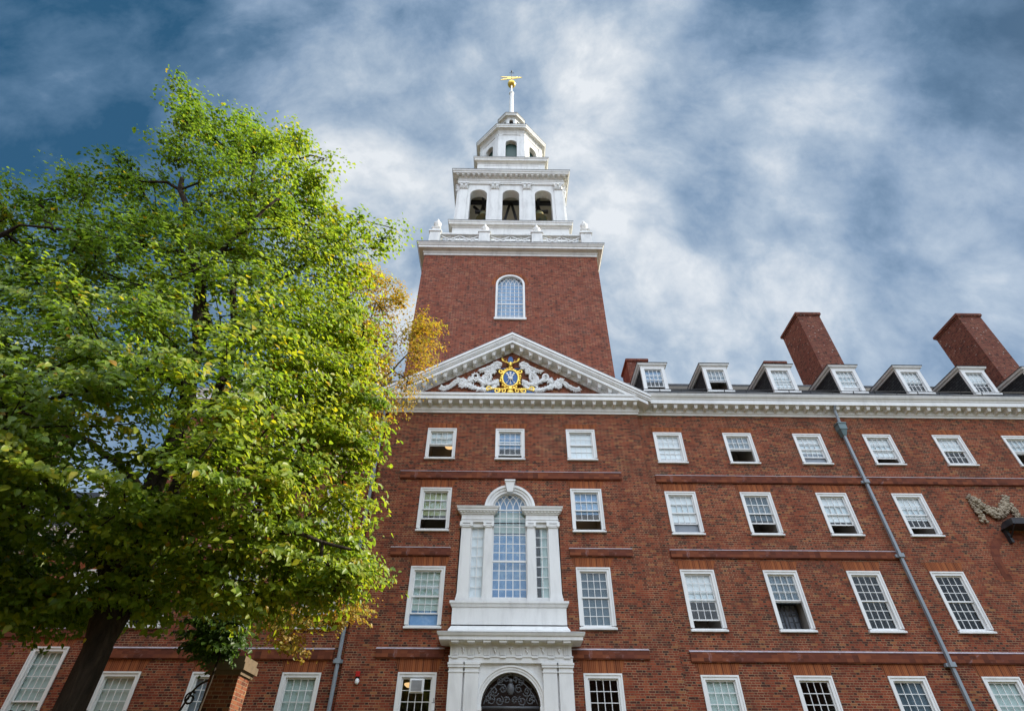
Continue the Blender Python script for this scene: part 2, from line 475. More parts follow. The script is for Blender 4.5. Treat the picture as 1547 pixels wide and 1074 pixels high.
# ------------------------------------------------------------------ mesh helpers
class MB:
    def __init__(s):
        s.v, s.f = [], []

    def add(s, vs, fs):
        b = len(s.v)
        s.v += [tuple(p) for p in vs]
        s.f += [tuple(i + b for i in q) for q in fs]

    def hexa(s, p):
        s.add(p, [(0, 1, 2, 3), (7, 6, 5, 4), (0, 4, 5, 1), (1, 5, 6, 2), (2, 6, 7, 3), (3, 7, 4, 0)])

    def box(s, x0, x1, y0, y1, z0, z1):
        s.hexa([(x0, y0, z0), (x1, y0, z0), (x1, y1, z0), (x0, y1, z0), (x0, y0, z1), (x1, y0, z1), (x1, y1, z1), (x0, y1, z1)])

    def prism(s, pts, T, d0, d1):
        """polygon pts (u,z) pushed from depth d0 to d1; T(u,d,z) places it"""
        k_ = len(pts)
        s.add([T(u, d0, z) for u, z in pts] + [T(u, d1, z) for u, z in pts],
              [tuple(range(k_)), tuple(range(2 * k_ - 1, k_ - 1, -1))] + [(i, i + k_, (i + 1) % k_ + k_, (i + 1) % k_) for i in range(k_)])

    def sweep(s, prof, path, closed=False):
        """profile (out,z) carried along a plan path, outward on the right-hand side, mitred"""
        P = [Vector(p) for p in path]
        k_, q = len(P), len(prof)
        rows = []
        for i in range(k_):
            a = P[i] - P[i - 1] if (closed or i > 0) else None
            b = P[(i + 1) % k_] - P[i] if (closed or i < k_ - 1) else None
            na = Vector((a.y, -a.x)).normalized() if a is not None else None
            nb = Vector((b.y, -b.x)).normalized() if b is not None else None
            if na is None:
                nn = nb
            elif nb is None:
                nn = na
            else:
                nn = (na + nb) / (1 + na.dot(nb))
            rows.append([(P[i].x + nn.x * o, P[i].y + nn.y * o, z) for o, z in prof])
        vs = [p for r_ in rows for p in r_]
        fs = []
        for i in range(k_ if closed else k_ - 1):
            j = (i + 1) % k_
            for a in range(q):
                b = (a + 1) % q
                fs.append((i * q + a, j * q + a, j * q + b, i * q + b))
        if not closed:
            fs += [tuple(range(q)), tuple(range(k_ * q - 1, (k_ - 1) * q - 1, -1))]
        s.add(vs, fs)

    def tube(s, pts, rad, sides=6, cap=True):
        pts = [Vector(p) for p in pts]
        if not hasattr(rad, '__len__'):
            rad = [rad] * len(pts)
        b = len(s.v)
        ref = None
        for i, p in enumerate(pts):
            d = (pts[min(i + 1, len(pts) - 1)] - pts[max(i - 1, 0)]).normalized()
            if ref is None:
                ref = d.orthogonal().normalized()
            ref = (ref - d * ref.dot(d))
            ref = ref.normalized() if ref.length > 1e-6 else d.orthogonal().normalized()
            o = d.cross(ref)
            for a in range(sides):
                t_ = 2 * math.pi * a / sides
                s.v.append(tuple(p + (ref * math.cos(t_) + o * math.sin(t_)) * rad[i]))
        for i in range(len(pts) - 1):
            for a in range(sides):
                c_ = (a + 1) % sides
                s.f.append((b + i * sides + a, b + i * sides + c_, b + (i + 1) * sides + c_, b + (i + 1) * sides + a))
        if cap:
            s.f.append(tuple(b + a for a in range(sides - 1, -1, -1)))
            e = b + (len(pts) - 1) * sides
            s.f.append(tuple(e + a for a in range(sides)))

    def lathe(s, prof, cx, cy, seg=16, z0=0.0):
        b = len(s.v)
        for r_, z in prof:
            for a in range(seg):
                t_ = 2 * math.pi * a / seg
                s.v.append((cx + r_ * math.cos(t_), cy + r_ * math.sin(t_), z0 + z))
        for i in range(len(prof) - 1):
            for a in range(seg):
                c_ = (a + 1) % seg
                s.f.append((b + i * seg + a, b + i * seg + c_, b + (i + 1) * seg + c_, b + (i + 1) * seg + a))
        s.f.append(tuple(b + a for a in range(seg - 1, -1, -1)))
        e = b + (len(prof) - 1) * seg
        s.f.append(tuple(e + a for a in range(seg)))

    def ball(s, c, r_, seg=8, rings=5):
        if not hasattr(r_, '__len__'):
            r_ = (r_, r_, r_)
        b = len(s.v)
        s.v.append((c[0], c[1], c[2] - r_[2]))
        for i in range(1, rings):
            ph = -math.pi / 2 + math.pi * i / rings
            for a in range(seg):
                t_ = 2 * math.pi * a / seg
                s.v.append((c[0] + r_[0] * math.cos(ph) * math.cos(t_), c[1] + r_[1] * math.cos(ph) * math.sin(t_), c[2] + r_[2] * math.sin(ph)))
        s.v.append((c[0], c[1], c[2] + r_[2]))
        top = len(s.v) - 1
        for a in range(seg):
            c_ = (a + 1) % seg
            s.f.append((b, b + 1 + c_, b + 1 + a))
            for i in range(rings - 2):
                q = b + 1 + i * seg
                s.f.append((q + a, q + c_, q + seg + c_, q + seg + a))
            q = b + 1 + (rings - 2) * seg
            s.f.append((q + a, q + c_, top))

    def rect_wall(s, T, u0, u1, z0, z1, holes, th):
        us = sorted({u0, u1} | {h[0] for h in holes} | {h[1] for h in holes})
        zs = sorted({z0, z1} | {h[2] for h in holes} | {h[3] for h in holes})
        us = [u for u in us if u0 <= u <= u1]
        zs = [z for z in zs if z0 <= z <= z1]
        for a, b in zip(us, us[1:]):
            for c_, d in zip(zs, zs[1:]):
                mu_, mz = (a + b) / 2, (c_ + d) / 2
                if any(h[0] < mu_ < h[1] and h[2] < mz < h[3] for h in holes):
                    continue
                s.add([T(a, 0, c_), T(b, 0, c_), T(b, 0, d), T(a, 0, d)], [(0, 1, 2, 3)])
        for a, b, c_, d in holes:
            s.add([T(a, 0, c_), T(b, 0, c_), T(b, 0, d), T(a, 0, d), T(a, th, c_), T(b, th, c_), T(b, th, d), T(a, th, d)],
                  [(0, 1, 5, 4), (1, 2, 6, 5), (2, 3, 7, 6), (3, 0, 4, 7)])

    def arch_wall(s, T, u0, u1, z0, z1, ops, th, seg=14):
        """wall slab with round-headed openings (uc, half width, spring z, bottom z)"""
        cur = u0
        for uc, hw, zs, zb in sorted(ops):
            if uc - hw > cur + 1e-6:
                s.hexa([T(cur, 0, z0), T(uc - hw, 0, z0), T(uc - hw, th, z0), T(cur, th, z0),
                        T(cur, 0, z1), T(uc - hw, 0, z1), T(uc - hw, th, z1), T(cur, th, z1)])
            pts = [(uc - hw * math.cos(math.pi * i / seg), zs + hw * math.sin(math.pi * i / seg)) for i in range(seg + 1)]
            for (a, za), (b, zb_) in zip(pts, pts[1:]):
                s.hexa([T(a, 0, za), T(b, 0, zb_), T(b, th, zb_), T(a, th, za), T(a, 0, z1), T(b, 0, z1), T(b, th, z1), T(a, th, z1)])
            if zb > z0 + 1e-6:
                s.hexa([T(uc - hw, 0, z0), T(uc + hw, 0, z0), T(uc + hw, th, z0), T(uc - hw, th, z0),
                        T(uc - hw, 0, zb), T(uc + hw, 0, zb), T(uc + hw, th, zb), T(uc - hw, th, zb)])
            cur = uc + hw
        if u1 > cur + 1e-6:
            s.hexa([T(cur, 0, z0), T(u1, 0, z0), T(u1, th, z0), T(cur, th, z0), T(cur, 0, z1), T(u1, 0, z1), T(u1, th, z1), T(cur, th, z1)])

    def arch_ring(s, T, uc, zc, r0, r1, d0, d1, a0=0.0, a1=math.pi, seg=18):
        for i in range(seg):
            p, q = a0 + (a1 - a0) * i / seg, a0 + (a1 - a0) * (i + 1) / seg
            def pt(r_, an, d):
                return T(uc - r_ * math.cos(an), d, zc + r_ * math.sin(an))
            s.hexa([pt(r0, p, d0), pt(r0, q, d0), pt(r0, q, d1), pt(r0, p, d1), pt(r1, p, d0), pt(r1, q, d0), pt(r1, q, d1), pt(r1, p, d1)])


WL = {}


def link(o, parent, loc):
    COL.objects.link(o)
    loc = Vector(loc)
    if parent is not None:
        o.parent = parent
        o.location = loc - WL[parent.name]
    else:
        o.location = loc
    WL[o.name] = loc
    return o


def obj(name, mb, mat, parent=None, loc=(0, 0, 0), smooth=False, recalc=True):
    """mesh coordinates are world minus loc"""
    me = bpy.data.meshes.new(name)
    lx, ly, lz = loc
    me.from_pydata([(a - lx, b - ly, c - lz) for a, b, c in mb.v], [], mb.f)
    if recalc:
        bm = bmesh.new()
        bm.from_mesh(me)
        bmesh.ops.recalc_face_normals(bm, faces=bm.faces)
        bm.to_mesh(me)
        bm.free()
    me.materials.append(MATS[mat])
    if smooth:
        for p in me.polygons:
            p.use_smooth = True
    return link(bpy.data.objects.new(name, me), parent, loc)


def thing(name, label, cat, loc, group=None):
    o = bpy.data.objects.new(name, None)
    o.empty_display_size = 0.3
    link(o, None, loc)
    return tag(o, label, cat, group)


def group_part(name, parent, loc):
    o = bpy.data.objects.new(name, None)
    o.empty_display_size = 0.2
    return link(o, parent, loc)


def tag(o, label, cat, group=None):
    o['label'], o['category'] = label, cat
    if group:
        o['group'] = group
    return o


def clone(o, loc, parent=None):
    c_ = o.copy()
    link(c_, parent, loc)
    for ch in list(o.children):
        clone(ch, WL[ch.name] + Vector(loc) - WL[o.name], c_)
    return c_


def front(y):
    return lambda u, d, z: (u, y + d, z)


# ------------------------------------------------------------------ ground
g = MB()
g.add([(-500, -500, 0), (500, -500, 0), (500, 500, 0), (-500, 500, 0)], [(0, 1, 2, 3)])
obj('ground', g, 'lawn')['kind'] = 'structure'
g = MB()
g.add([(-1.6, -60, .004), (1.6, -60, .004), (1.6, -1.0, .004), (-1.6, -1.0, .004)], [(0, 1, 2, 3)])
obj('path', g, 'paving')['kind'] = 'structure'

# unseen courtyard ranges added for shade, behind the camera and to its left: they shut out the low sky
g = MB()
g.box(-44, 44, -58, -47, 0, 13)
g.prism([(-47, 13), (-52.5, 18), (-58, 13)], lambda u, d, z: (d, u, z), -44, 44)
g.box(-38, -23, -47, -1.5, 0, 14.5)
g.prism([(-23, 14.5), (-30.5, 20), (-38, 14.5)], lambda u, d, z: (u, d, z), -47, -1.5)
obj('sky_blocker_walls', g, 'brick')['kind'] = 'structure'

# ------------------------------------------------------------------ the hall
YW = 0.166
PX0, PX1 = -5.45, 5.75                      # pavilion
RX1, LX0 = 38.0, -14.25                     # ends of the wings
ROWS = {1: (12.82, 14.36, 2, 2), 2: (9.71, 11.53, 2, 2), 3: (6.29, 8.40, 3, 3), 4: (2.05, 5.00, 4, 4)}
WW = 1.24
hall = thing('brick_hall', 'long red brick hall with white pediment, rows of sash windows and dormers behind the tree', 'building', (0, 0, 0))


def window(parent, xc, y, z0, z1, ru, rl, blind=None, bfrac=0.5, lift=0.0, w=WW, lower_blind=None, drop=0.0, arch=True):
    L = (xc, y, z0)
    x0, x1 = xc - w / 2, xc + w / 2
    c_ = 0.125
    sl_ = 0.15
    f = MB()
    f.box(x0, x0 + c_, y - .03, y + .10, z0 + sl_, z1 - c_)
    f.box(x1 - c_, x1, y - .03, y + .10, z0 + sl_, z1 - c_)
    f.box(x0, x1, y - .03, y + .10, z1 - c_, z1)
    # raised outer bead
    f.box(x0 - .012, x0 + .04, y - .055, y - .028, z0 + sl_, z1 + .012)
    f.box(x1 - .04, x1 + .012, y - .055, y - .028, z0 + sl_, z1 + .012)
    f.box(x0 + .04, x1 - .04, y - .055, y - .028, z1 - .04, z1 + .012)
    win = obj('window', f, 'white_paint', parent, L)
    f = MB()
    f.hexa([(x0 - .03, y - .10, z0 + .02), (x1 + .03, y - .10, z0 + .02), (x1 + .03, y + .10, z0 + .02), (x0 - .03, y + .10, z0 + .02),
            (x0 - .03, y - .10, z0 + .075), (x1 + .03, y - .10, z0 + .075), (x1 + .03, y + .10, z0 + sl_), (x0 - .03, y + .10, z0 + sl_)])
    f.box(x0 + .02, x1 - .02, y - .05, y + .06, z0 + .06, z0 + sl_ - .03)
    obj('sill', f, 'white_paint', win, L)
    ix0, ix1, iz0, iz1 = x0 + c_, x1 - c_, z0 + sl_, z1 - c_
    zm = (iz0 + iz1) / 2 if ru == rl else iz0 + (iz1 - iz0) * rl / (ru + rl)

    def sash(nm, y0, za, zb, rows):
        s_ = MB()
        st, ra = 0.045, 0.045
        s_.box(ix0, ix0 + st, y0, y0 + .035, za, zb)
        s_.box(ix1 - st, ix1, y0, y0 + .035, za, zb)
        s_.box(ix0 + st, ix1 - st, y0, y0 + .035, za, za + ra)
        s_.box(ix0 + st, ix1 - st, y0, y0 + .035, zb - ra, zb)
        for i in range(1, 4):
            xm = ix0 + st + (ix1 - ix0 - 2 * st) * i / 4
            s_.box(xm - .0095, xm + .0095, y0 + .004, y0 + .031, za + ra, zb - ra)
        for i in range(1, rows):
            zq = za + ra + (zb - za - 2 * ra) * i / rows
            s_.box(ix0 + st, ix1 - st, y0 + .006, y0 + .029, zq - .010, zq + .010)
        o = obj(nm, s_, 'white_paint', win, L)
        p = MB()
        p.box(ix0 + st * .5, ix1 - st * .5, y0 + .015, y0 + .019, za + ra * .5, zb - ra * .5)
        obj('pane', p, 'glass', win, L)
        return o
    hh = zm - iz0
    up0 = zm - drop * hh
    sash('upper_sash', y + .045, up0, iz1 - drop * hh if drop == 0 else iz1, ru) if drop == 0 else sash('upper_sash', y + .045, up0, up0 + (iz1 - zm), ru)
    sash('lower_sash', y + .09, iz0 + lift * hh, zm + .04 + lift * hh, rl)
    if blind:
        b_ = MB()
        zb = iz1 - (iz1 - iz0) * bfrac
        b_.box(ix0, ix1, y + .132, y + .138, zb, iz1 + .0)
        b_.box(ix0, ix1, y + .128, y + .145, zb - .025, zb)
        obj('blind', b_, blind, win, L)
    if lower_blind:
        b_ = MB()
        b_.box(ix0, ix1, y + .15, y + .156, iz0, zm + .1)
        obj('curtain', b_, lower_blind, win, L)
    r_ = MB()
    a, b2, d0, d1 = x0 + .02, x1 - .02, y + .10, y + 1.7
    za, zb = z0 + .03, z1 - .02
    r_.add([(a, d0, za), (b2, d0, za), (b2, d1, za), (a, d1, za), (a, d0, zb), (b2, d0, zb), (b2, d1, zb), (a, d1, zb)],
           [(0, 1, 2, 3), (4, 5, 6, 7), (2, 3, 7, 6), (0, 3, 7, 4), (1, 2, 6, 5)])
    obj('room', r_, 'room_dark' if blind else 'room_unlit', win, L)
    return win


def flat_arch(parent, xc, y, z1, w=WW, h=0.30):
    a = MB()
    pts = [(xc - w / 2 - .02, z1 + .014), (xc + w / 2 + .02, z1 + .014), (xc + w / 2 + .16, z1 + h), (xc - w / 2 - .16, z1 + h)]
    a.prism(pts, front(y), -.006, .05)
    return obj('flat_arch', a, 'arch_brick', parent, (xc, y, z1))


# window states: blind, share covered, how far the lower sash is raised, curtain low down, upper sash dropped
ST = {
    ('c', 0, 1): ('blind_white', .50, .92, None), ('c', 1, 1): ('blind_blue_reflection', .62, .24, None), ('c', 2, 1): ('blind_white', .97, .0, 'blind_pale'),  # middle window: reflected sky painted as a blue blind
    ('c', 0, 2): ('blind_green', .62, .52, None), ('c', 2, 2): ('blind_blue_reflection', .56, .50, None),
    ('c', 0, 3): ('blind_pale', .72, .40, 'blind_blue_reflection'), ('c', 2, 3): ('blind_teal', .97, .0, None),
    ('c', 0, 4): (None, 0, .0, None), ('c', 2, 4): (None, 0, 0, 'blind_pale'),
    ('w', 0, 1): ('blind_white', .86, .10, None), ('w', 1, 1): ('blind_grey', .50, .92, None), ('w', 2, 1): ('blind_white', .60, .42, 'blind_grey'),
    ('w', 3, 1): ('blind_white', .70, .40, None), ('w', 4, 1): ('blind_white', .50, .05, None), ('w', 5, 1): ('blind_white', .55, .9, None),
    ('w', 6, 1): ('blind_white', .8, .3, None), ('w', 7, 1): ('blind_grey', .6, .3, None),
    ('w', 0, 2): ('blind_white', .70, .45, 'blind_grey'), ('w', 1, 2): ('blind_teal', .64, .5, None), ('w', 2, 2): ('blind_white', .66, .46, None),
    ('w', 3, 2): ('blind_white', .60, .35, None),
    ('w', 0, 3): ('blind_white', .50, .28, None), ('w', 1, 3): ('blind_teal', .52, .96, None), ('w', 2, 3): (None, 0, 0, None),
    ('w', 3, 3): (None, 0, 0, None),
    ('w', 0, 4): ('blind_pale', .98, 0, None), ('w', 1, 4): (None, 0, .04, None), ('w', 2, 4): ('blind_teal', .95, 0, None),
    ('w', 3, 4): ('blind_pale', .95, 0, None),
    ('l', 0, 1): ('blind_white', .6, .5, None), ('l', 1, 1): ('blind_white', .7, .3, None), ('l', 2, 1): ('blind_grey', .7, .3, None),
    ('l', 0, 2): ('blind_white', .6, .4, None), ('l', 1, 2): ('blind_grey', .6, .2, None), ('l', 2, 2): ('blind_white', .6, .2, None),
    ('l', 0, 3): ('blind_white', .7, .4, None), ('l', 1, 3): ('blind_grey', .6, .4, None), ('l', 2, 3): (None, .6, .3, None),
    ('l', 0, 4): ('blind_pale', .97, 0, None), ('l', 1, 4): ('blind_grey', .97, 0, None), ('l', 2, 4): ('blind_pale', .9, 0, None),
}
CX = [-2.95, 0.02, 3.10]
WXR = [6.98, 10.07, 13.19, 16.32, 19.44, 22.56, 25.68, 28.8]
WXL = [-6.75, -9.68, -12.62]
wins = [('c', i, r_) for r_ in (1, 2, 3, 4) for i in (0, 1, 2) if i != 1 or r_ == 1]
wins += [('w', i, r_) for r_ in (1, 2, 3, 4) for i in range(8) if (r_ == 1 or i < 4)]
wins += [('l', i, r_) for r_ in (1, 2, 3, 4) for i in range(3)]
holes = {'c': [], 'w': [], 'l': []}
for s_, i, r_ in wins:
    xc = {'c': CX, 'w': WXR, 'l': WXL}[s_][i]
    z0, z1, ru, rl = ROWS[r_]
    y = 0.0 if s_ == 'c' else YW
    holes[s_].append((xc - WW / 2 + .02, xc + WW / 2 - .02, z0 + .03, z1 - .02))
    b_, fr, lf, lb = ST[(s_, i, r_)]
    window(hall, xc, y, z0, z1, ru, rl, b_, fr, lf, lower_blind=lb)
    flat_arch(hall, xc, y, z1, h=0.29 if r_ == 1 else 0.36 if r_ < 4 else 0.42)

icm = MB()
for x0, x1 in ((9.58, 9.98), (10.06, 10.5)):
    for xx in (x0, (x0 + x1) / 2 - .02, x1 - .05):
        icm.box(xx, xx + .045, YW + .45, YW + .48, 6.42, 7.4)
    for i in range(4):
        icm.box(x0, x1, YW + .452, YW + .478, 6.42 + i * .31, 6.46 + i * .31)
obj('inner_casement', icm, 'black_iron', hall, (10.07, YW, 6.4))
icm = MB()
icm.box(9.55, 10.55, YW + .6, YW + .61, 6.4, 7.35)
obj('blind', icm, 'blind_grey', hall, (10.07, YW, 6.4))

# walls
VA = (0.03, 10.62)                          # centre of the arch of the great window
holes['c'] += [(-1.0, 1.06, 10.1, 11.6), (-1.88, 1.94, 7.0, 10.1), (-1.3, 1.36, 0.0, 5.15)]
wl = MB()
wl.rect_wall(front(0), PX0, PX1, 0, 15.3, holes['c'], .12)
wl.arch_wall(front(0), -1.0, 1.06, VA[1], 11.6, [(0.03, 0.93, VA[1], VA[1])], .3, 20)
wl.add([(PX0, 0, 0), (PX0, 3, 0), (PX0, 3, 15.6), (PX0, 0, 15.3), (PX1, 0, 0), (PX1, 3, 0), (PX1, 3, 15.6), (PX1, 0, 15.3)],
       [(0, 1, 2, 3), (4, 5, 6, 7)])
obj('wall', wl, 'brick', hall)
wl = MB()
wl.rect_wall(front(YW), PX1, RX1, 0, 15.5, holes['w'], .12)
wl.box(PX1, RX1, 12.6, 12.9, 0, 15.5)
wl.box(RX1 - .3, RX1, YW + .1, 12.6, 0, 15.5)
obj('wall', wl, 'brick', hall)
wl = MB()
wl.rect_wall(front(YW), LX0, PX0, 0, 15.5, holes['l'], .12)
wl.box(LX0, PX0, 12.6, 12.9, 0, 15.5)
wl.prism([(YW + .1, 0), (12.6, 0), (12.6, 15.5), (6.3, 21.4), (YW + .1, 15.5)], lambda u, d, z: (LX0 + d, u, z), 0, .3)
obj('wall', wl, 'brick', hall)

# string courses with their pale lead tops
for (xa, xb, y, zb, zt) in [(-4.49, 4.63, 0, 11.97, 12.27), (-4.42, -2.20, 0, 8.82, 9.10), (2.28, 4.64, 0, 8.84, 9.10), (-4.40, -2.13, 0, 5.44, 5.70),
                            (2.10, 4.72, 0, 5.44, 5.70), (6.10, RX1, YW, 11.96, 12.26), (6.13, 14.80, YW, 8.87, 9.14), (6.14, RX1, YW, 5.40, 5.70),
                            (-13.9, -5.85, YW, 11.96, 12.26), (-13.9, -5.85, YW, 8.87, 9.14), (-13.9, -5.85, YW, 5.40, 5.70)]:
    sc_ = MB()
    sc_.box(xa, xb, y - .085, y + .02, zb, zt - .02)
    sc_.box(xa, xb, y - .06, y + .02, zb - .03, zb)
    o = obj('string_course', sc_, 'string_brick', hall, (xa, y, zb))
    sc_ = MB()
    sc_.hexa([(xa - .01, y - .10, zt - .02), (xb + .01, y - .10, zt - .02), (xb + .01, y + .02, zt - .02), (xa - .01, y + .02, zt - .02),
              (xa - .01, y - .10, zt + .0), (xb + .01, y - .10, zt + .0), (xb + .01, y + .02, zt + .05), (xa - .01, y + .02, zt + .05)])
    obj('flashing', sc_, 'lead_cap', o, (xa, y, zb))


# cornices
def modillions(mb, xs, T, zs, o0, o1, wt=.18, wb=.125, h=.20):
    for x in xs:
        mb.hexa([T(x - wb / 2, -o0, zs - h), T(x + wb / 2, -o0, zs - h), T(x + wb / 2, -o1 + .06, zs - h * .8), T(x - wb / 2, -o1 + .06, zs - h * .8),
                 T(x - wt / 2, -o0, zs), T(x + wt / 2, -o0, zs), T(x + wt / 2, -o1, zs), T(x - wt / 2, -o1, zs)])


WCP = [(-.02, 15.27), (.05, 15.27), (.07, 15.36), (.11, 15.38), (.11, 15.60), (.13, 15.63), (.50, 15.63), (.50, 15.84), (.53, 15.85), (.54, 15.90),
       (.60, 15.95), (.65, 16.04), (.65, 16.10), (-.02, 16.10)]
for xa, xb in ((PX1 + .02, RX1), (LX0, PX0 - .02)):
    co = MB()
    co.sweep(WCP, [(xa, YW), (xb, YW)])
    nm = int((xb - xa) / .462)
    modillions(co, [xa + .36 + i * .462 for i in range(nm)], front(YW), 15.627, .105, .44)
    o = obj('cornice', co, 'white_paint', hall, (xa, YW, 15.27))
    gt = MB()
    gt.hexa([(xa, YW - .68, 16.10), (xb, YW - .68, 16.10), (xb, YW + .1, 16.10), (xa, YW + .1, 16.10),
             (xa, YW - .68, 16.13), (xb, YW - .68, 16.13), (xb, YW + .1, 16.40), (xa, YW + .1, 16.40)])
    obj('gutter', gt, 'lead', o, (xa, YW, 15.27))
HX = 0.1                                      # middle of the pediment
HCP = [(-.02, 15.20), (.05, 15.20), (.07, 15.29), (.11, 15.31), (.11, 15.60), (.13, 15.64), (.52, 15.64), (.52, 15.82), (.56, 15.84), (.57, 15.95), (-.02, 15.99)]
co = MB()
co.sweep(HCP, [(PX0, YW - .05), (PX0, 0), (PX1, 0), (PX1, YW - .05)])
modillions(co, [HX + (i - 12) * .462 for i in range(25)], front(0), 15.637, .105, .46)
pediment_co = obj('cornice', co, 'white_paint', hall, (0, 0, 15.2))

ped = MB()
PS = 0.597
XE = 6.22
ZA = 18.83                                    # underside of the rake at the apex


def chevron(mb, v0, v1, proj, xe=XE, back=.02):
    def z_(x, v):
        return ZA + v - PS * abs(x)
    for sgn in (-1, 1):
        pts = [(HX, ZA + v0), (HX + sgn * xe, z_(xe, v0)), (HX + sgn * xe, z_(xe, v1)), (HX, ZA + v1)]
        mb.prism(pts, front(0), -proj, back)


chevron(ped, 0.0, .09, .06, XE - .75)
chevron(ped, .09, .225, .105, XE - .5)
chevron(ped, .22, .42, .535, XE - .12, .95)
chevron(ped, .42, .50, .585, XE, .95)
chevron(ped, .50, .63, .625, XE, .95)
chevron(ped, .63, .76, .67, XE + .02, .95)
for i in range(13):
    for sgn in ((-1, 1) if i else (1,)):
        x = HX + sgn * i * .45
        if abs(x - HX) > XE - 1.0:
            continue
        def zs(xx):
            return ZA + .222 - PS * abs(xx - HX)
        wt, wb = .10, .07
        a, b2 = x - wt, x + wt
        zt = zs(x) - (.06 if i == 0 else 0)
        ped.hexa([(x - wb, -.10, zt - .21), (x + wb, -.10, zt - .21), (x + wb, -.40, zt - .19), (x - wb, -.40, zt - .19),
                  (a, -.10, zs(a)), (b2, -.10, zs(b2)), (b2, -.46, zs(b2)), (a, -.46, zs(a))])
rake = obj('pediment', ped, 'white_paint', hall, (HX, 0, 16))
ty = MB()
ty.add([(HX - 4.9, -.004, 15.9), (HX + 4.9, -.004, 15.9), (HX, -.004, ZA + .1)], [(0, 1, 2)])
obj('tympanum', ty, 'brick', rake, (HX, 0, 16))
rf = MB()
for sgn in (-1, 1):
    rf.add([(HX, -.66, ZA + .77), (HX + sgn * (XE + .02), -.66, ZA + .77 - PS * (XE + .02)), (HX + sgn * (XE + .02), 3.2, ZA + .77 - PS * (XE + .02)), (HX, 3.2, ZA + .77),
            (HX, -.66, ZA + .80), (HX + sgn * (XE + .03), -.66, ZA + .80 - PS * (XE + .03)), (HX + sgn * (XE + .03), 3.2, ZA + .80 - PS * (XE + .03)), (HX, 3.2, ZA + .80)],
           [(0, 1, 2, 3), (4, 5, 6, 7), (0, 1, 5, 4), (1, 2, 6, 5)])
obj('roof', rf, 'lead', hall, (HX, 0, 17))

# wing roofs
RS = 0.84
for xa, xb in ((PX1 + .1, RX1), (LX0, PX0 - .1)):
    rf = MB()
    y0, z0, yr = -.36, 16.16, 6.3
    zr = z0 + RS * (yr - y0)
    rf.prism([(y0, z0), (yr, zr), (12.9, z0 + .2), (12.9, z0), (yr, zr - .2), (y0 + .2, z0 - .03)], lambda u, d, z: (d, u, z), xa, xb)
    o = obj('roof', rf, 'slate', hall, (xa, 0, 16.1))
    rg = MB()
    rg.tube([(xa, yr, zr + .03), (xb, yr, zr + .03)], .07, 6)
    obj('ridge', rg, 'lead', o, (xa, 0, 16.1))
    sn = MB()                                 # snow rails just above the gutter
    x = xa + .2
    sn.tube([(xa, .05, 16.72), (xb, .05, 16.72)], .018, 5)
    while x < xb:
        sn.tube([(x, .05, 16.74), (x, .12, 16.52)], .02, 5)
        x += 1.02
    obj('snow_rail', sn, 'black_iron', o, (xa, 0, 16.1))


